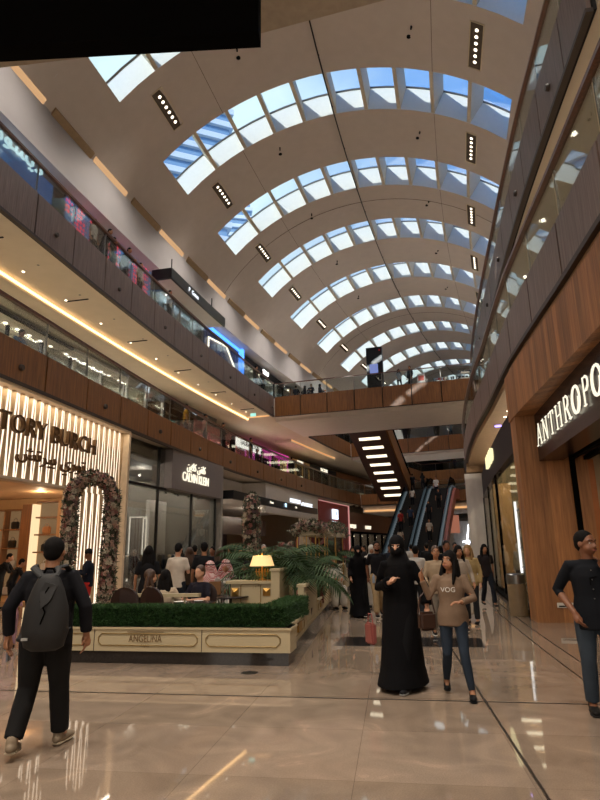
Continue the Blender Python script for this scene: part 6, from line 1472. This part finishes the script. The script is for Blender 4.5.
C(446,22,'man in dark blue shirt in the distance under the escalator cladding',R(180),'walk',top='tee',bottom='jeans',hair='short',skin='brown',ctop='1c2434',cbot='1a1c20',h=1.74)
# white coat on a stand, a mannequin before the shop
def mannequin(loc,rz,label,col,h=1.7):
    key='mannequin'
    if key not in TPL: TPL[key]=[(n_,m_,s_) for n_,m_,s_ in build_person(key,pose('stand',elL=V(-.22,0,1.14),wrL=V(-.21,.05,.9),elR=V(.22,0,1.14),wrR=V(.21,.05,.9)),'jacket','slim','none',True,False,.02)]
    e=empty('mannequin',loc,label,'mannequin',rz=rz); e.scale=(h/1.75,)*3
    for nm,me,sl in TPL[key]:
        o=bpy.data.objects.new(nm,me); COL.objects.link(o); o.parent=e; m={'skin':M_white,'top':cloth(col),'bottom':cloth('6a6258'),'shoe':M_black}[sl]
        if not me.materials: me.materials.append(m)
        else: o.material_slots[0].link='OBJECT'; o.material_slots[0].material=m
    bm=NB(); lathe(bm,[(.2,0),(.2,.012),(.01,.02)],20); obj('base_disc',bm,M_steel,e)
    return e
mannequin(P(3.0,6.35),R(120),'mannequin in cream coat inside the black framed glass shop','c4b8a0')
mannequin(P(6.0,6.4),R(120),'mannequin in pale dress at the far end of the glass shop','b0a898')
mannequin(P(11.2,4.6),R(180),'figure in a long white coat standing in front of the marble pier','cfc9c0',1.66)
mannequin(P(2.9,-7.9),R(-120),'mannequin in dark coat at the left of the tall glass front','1c1c22')
mannequin(P(4.0,-8.0),R(-120),'mannequin in navy outfit behind the tall glass front','20283a')
# escalator riders
def esc_z(u): return max(0,min(6.9,(u-26)/12*6.9))+.02
for i,(u,s,col,fem,l,rz) in enumerate(((28.5,-.9,'b8a898',True,'woman in beige riding low on the left escalator',0),(31,-1.3,'8a2c28',False,'rider in red on the left escalator',0),(31.6,-.6,'2c3850',False,'rider in blue beside the rider in red on the left escalator',0),(35,-1.0,'c8c0b8',True,'rider in white high on the left escalator',0),(37.5,-1.4,'1c1c20',False,'dark rider reaching the top of the left escalator',0),(38.8,-.7,'1c1c20',True,'second dark figure at the top of the left escalator',0),(29.5,1.2,'c4bcb0',False,'man in pale top riding down the right escalator',180),(32.5,.8,'24262c',True,'woman in black riding down the right escalator',180),(34.3,1.4,'1e2024',False,'man in black midway on the right escalator',180),(36.6,.9,'c8c2bc',False,'man in white high on the right escalator',180))):
    person(P(u,s,esc_z(u)),rzu(u)+R(rz),l,'stand',top='tee',bottom='jeans',hair='long' if fem else 'short',skin='tan',ctop=col,cbot='1a1c22',female=fem,h=1.66 if fem else 1.75)
# middle gallery visitors
def onrail(u,s,z,rz,l,**k): return person(P(u,s,z),rzu(u)+rz,l,**k)
G2=6.82
onrail(-3.4,-9.0,G2,R(-90),'visitor in blue shirt bending over the rail at the far left of the middle gallery',pose_='lean',top='tee',bottom='shorts',hair='short',ctop='3c5a80',cbot='8a6a58',h=1.75)
onrail(7.0,-7.9,G2,R(-60),'man in mustard yellow shirt leaning at the middle gallery rail',pose_='stand',top='tee',bottom='jeans',hair='short',ctop='a87c20',cbot='3a3a44',h=1.75)
onrail(9.2,-7.9,G2,R(-50),'man in pink shirt standing at the middle gallery rail',pose_='stand',top='tee',bottom='jeans',hair='short',ctop='c08c84',cbot='3c4048',h=1.75)
onrail(11.5,-7.9,G2,R(-90),'person in black with arms up at the middle gallery rail',pose_='phone',top='jacket',bottom='jeans',hair='short',ctop='141416',cbot='141416',h=1.75)
onrail(13.6,-8.8,G2,R(90),'woman in dark abaya strolling before the pink shop',pose_='walk',top='abaya',bottom='none',hair='hijab',chair_='0c0b0d',female=True,h=1.65)
onrail(14.5,-8.6,G2,R(60),'second woman in dark abaya before the pink shop',pose_='walk',top='abaya',bottom='none',hair='hijab',chair_='15131a',female=True,h=1.6)
onrail(16.2,-8.1,G2,R(-70),'man in dark green shirt near the magenta shop',pose_='stand',top='tee',bottom='jeans',hair='short',ctop='2c3a34',cbot='22242a',h=1.78)
for k,(u,l) in enumerate(((18.0,'first dark figure sitting on the bench by the magenta shop'),(18.9,'second dark figure sitting on the bench by the magenta shop'),(21,'dark figure sitting near the gold shop'))):
    onrail(u,-8.4,G2+.05,R(-90),l,pose_='sit',top='jacket',bottom='jeans',hair='short',ctop='16161c',cbot='1c1c20',h=1.75)
e=empty('bench',P(18.5,-8.55,G2),'low white bench by the magenta shop on the middle gallery','bench',rz=rzu(18.5)); bm=NB(); box(bm,(0,0,.42),(.5,2.6,.08)); obj('seat',bm,M_white,e); bm=NB(); box(bm,(0,-1.1,.2),(.4,.08,.4)); obj('leg',bm,M_steel,e); bm=NB(); box(bm,(0,1.1,.2),(.4,.08,.4)); obj('leg',bm,M_steel,e)
onrail(24.5,-8.3,G2,R(10),'man in black standing before the gold shop',pose_='stand',top='jacket',bottom='jeans',hair='short',ctop='121214',cbot='121214',h=1.78)
# upper gallery visitors
G3=12.42
for k,(u,l,c,f_) in enumerate(((-.5,'man in white shirt at the upper gallery rail, leftmost of the group','c0bab4',False),(.2,'man in black with arms on the rail, second in the upper gallery group','151517',False),(.9,'woman in dark jacket in the middle of the upper gallery group','1c1a20',True),(1.7,'man in charcoal top near the right of the upper gallery group','242428',False),(3.1,'man in white at the upper gallery rail, apart from the group','c8c2bc',False))):
    onrail(u,-8.45,G3,R(-90),l,pose_='lean' if k in(1,3) else 'stand',top='tee' if k%2==0 else 'jacket',bottom='jeans',hair='wavy' if f_ else 'short',ctop=c,cbot='20222a',female=f_,h=1.78)
onrail(6.0,-8.5,G3,R(-90),'man in white raising a hand under the hanging canopy sign',pose_='phone',top='tee',bottom='jeans',hair='short',ctop='c0bab4',cbot='20222a',h=1.78)
onrail(18.5,-8.7,G3,R(-60),'man in dark shirt at the corner of the upper gallery and the footbridge',pose_='stand',top='tee',bottom='jeans',hair='short',ctop='1c1c22',cbot='26262c',h=1.78)
onrail(19.3,-8.6,G3,R(-60),'woman in black at the corner of the upper gallery and the footbridge',pose_='stand',top='jacket',bottom='jeans',hair='wavy',ctop='151518',cbot='1c1c22',female=True,h=1.7)
for k,s in enumerate((-7.1,-6.5,-5.9,-5.3)):
    onrail(22.4+.3*(k%2),s,G3-.02,R(90*k),('leftmost','second','third','rightmost')[k]+' of the four dark figures seated at the left end of the nearest footbridge',pose_='sit',top='jacket',bottom='jeans',hair=('short','wavy','short','hijab')[k],chair_=(None,None,None,'1a1a24')[k],ctop='161a26',cbot='1c1c26',h=1.7)
onrail(22.3,.7,G3,R(-150),'woman in striped dress on the nearest footbridge, left of the pair',pose_='walk',top='tee',bottom='slim',hair='wavy',ctop='8a8888',cbot='1c1c22',female=True,h=1.62)
onrail(22.3,1.5,G3,R(140),'man in dark clothes on the nearest footbridge beside the poster stand',pose_='stand',top='jacket',bottom='jeans',hair='short',ctop='241c20',cbot='1c1c22',h=1.78)
for k,s in enumerate((2.6,4.2,4.9)):
    onrail(42.6,s-.9,G3,R(180),('left','middle','right')[k]+' one of three people standing on the second footbridge, only legs in view',pose_='stand',top='tee',bottom='jeans',hair='short',ctop='7a6a60',cbot='16161c',h=1.75)
for k,s in enumerate((-4,-2.4,-.6,1,2.6,4.0)):
    onrail(68.8,s,12.42,R(180),'far dark figure on the farthest footbridge',pose_='stand',top='jacket',bottom='jeans',hair='short',ctop='1c1c24',cbot='16161c',h=1.75,group='figures on the farthest footbridge')
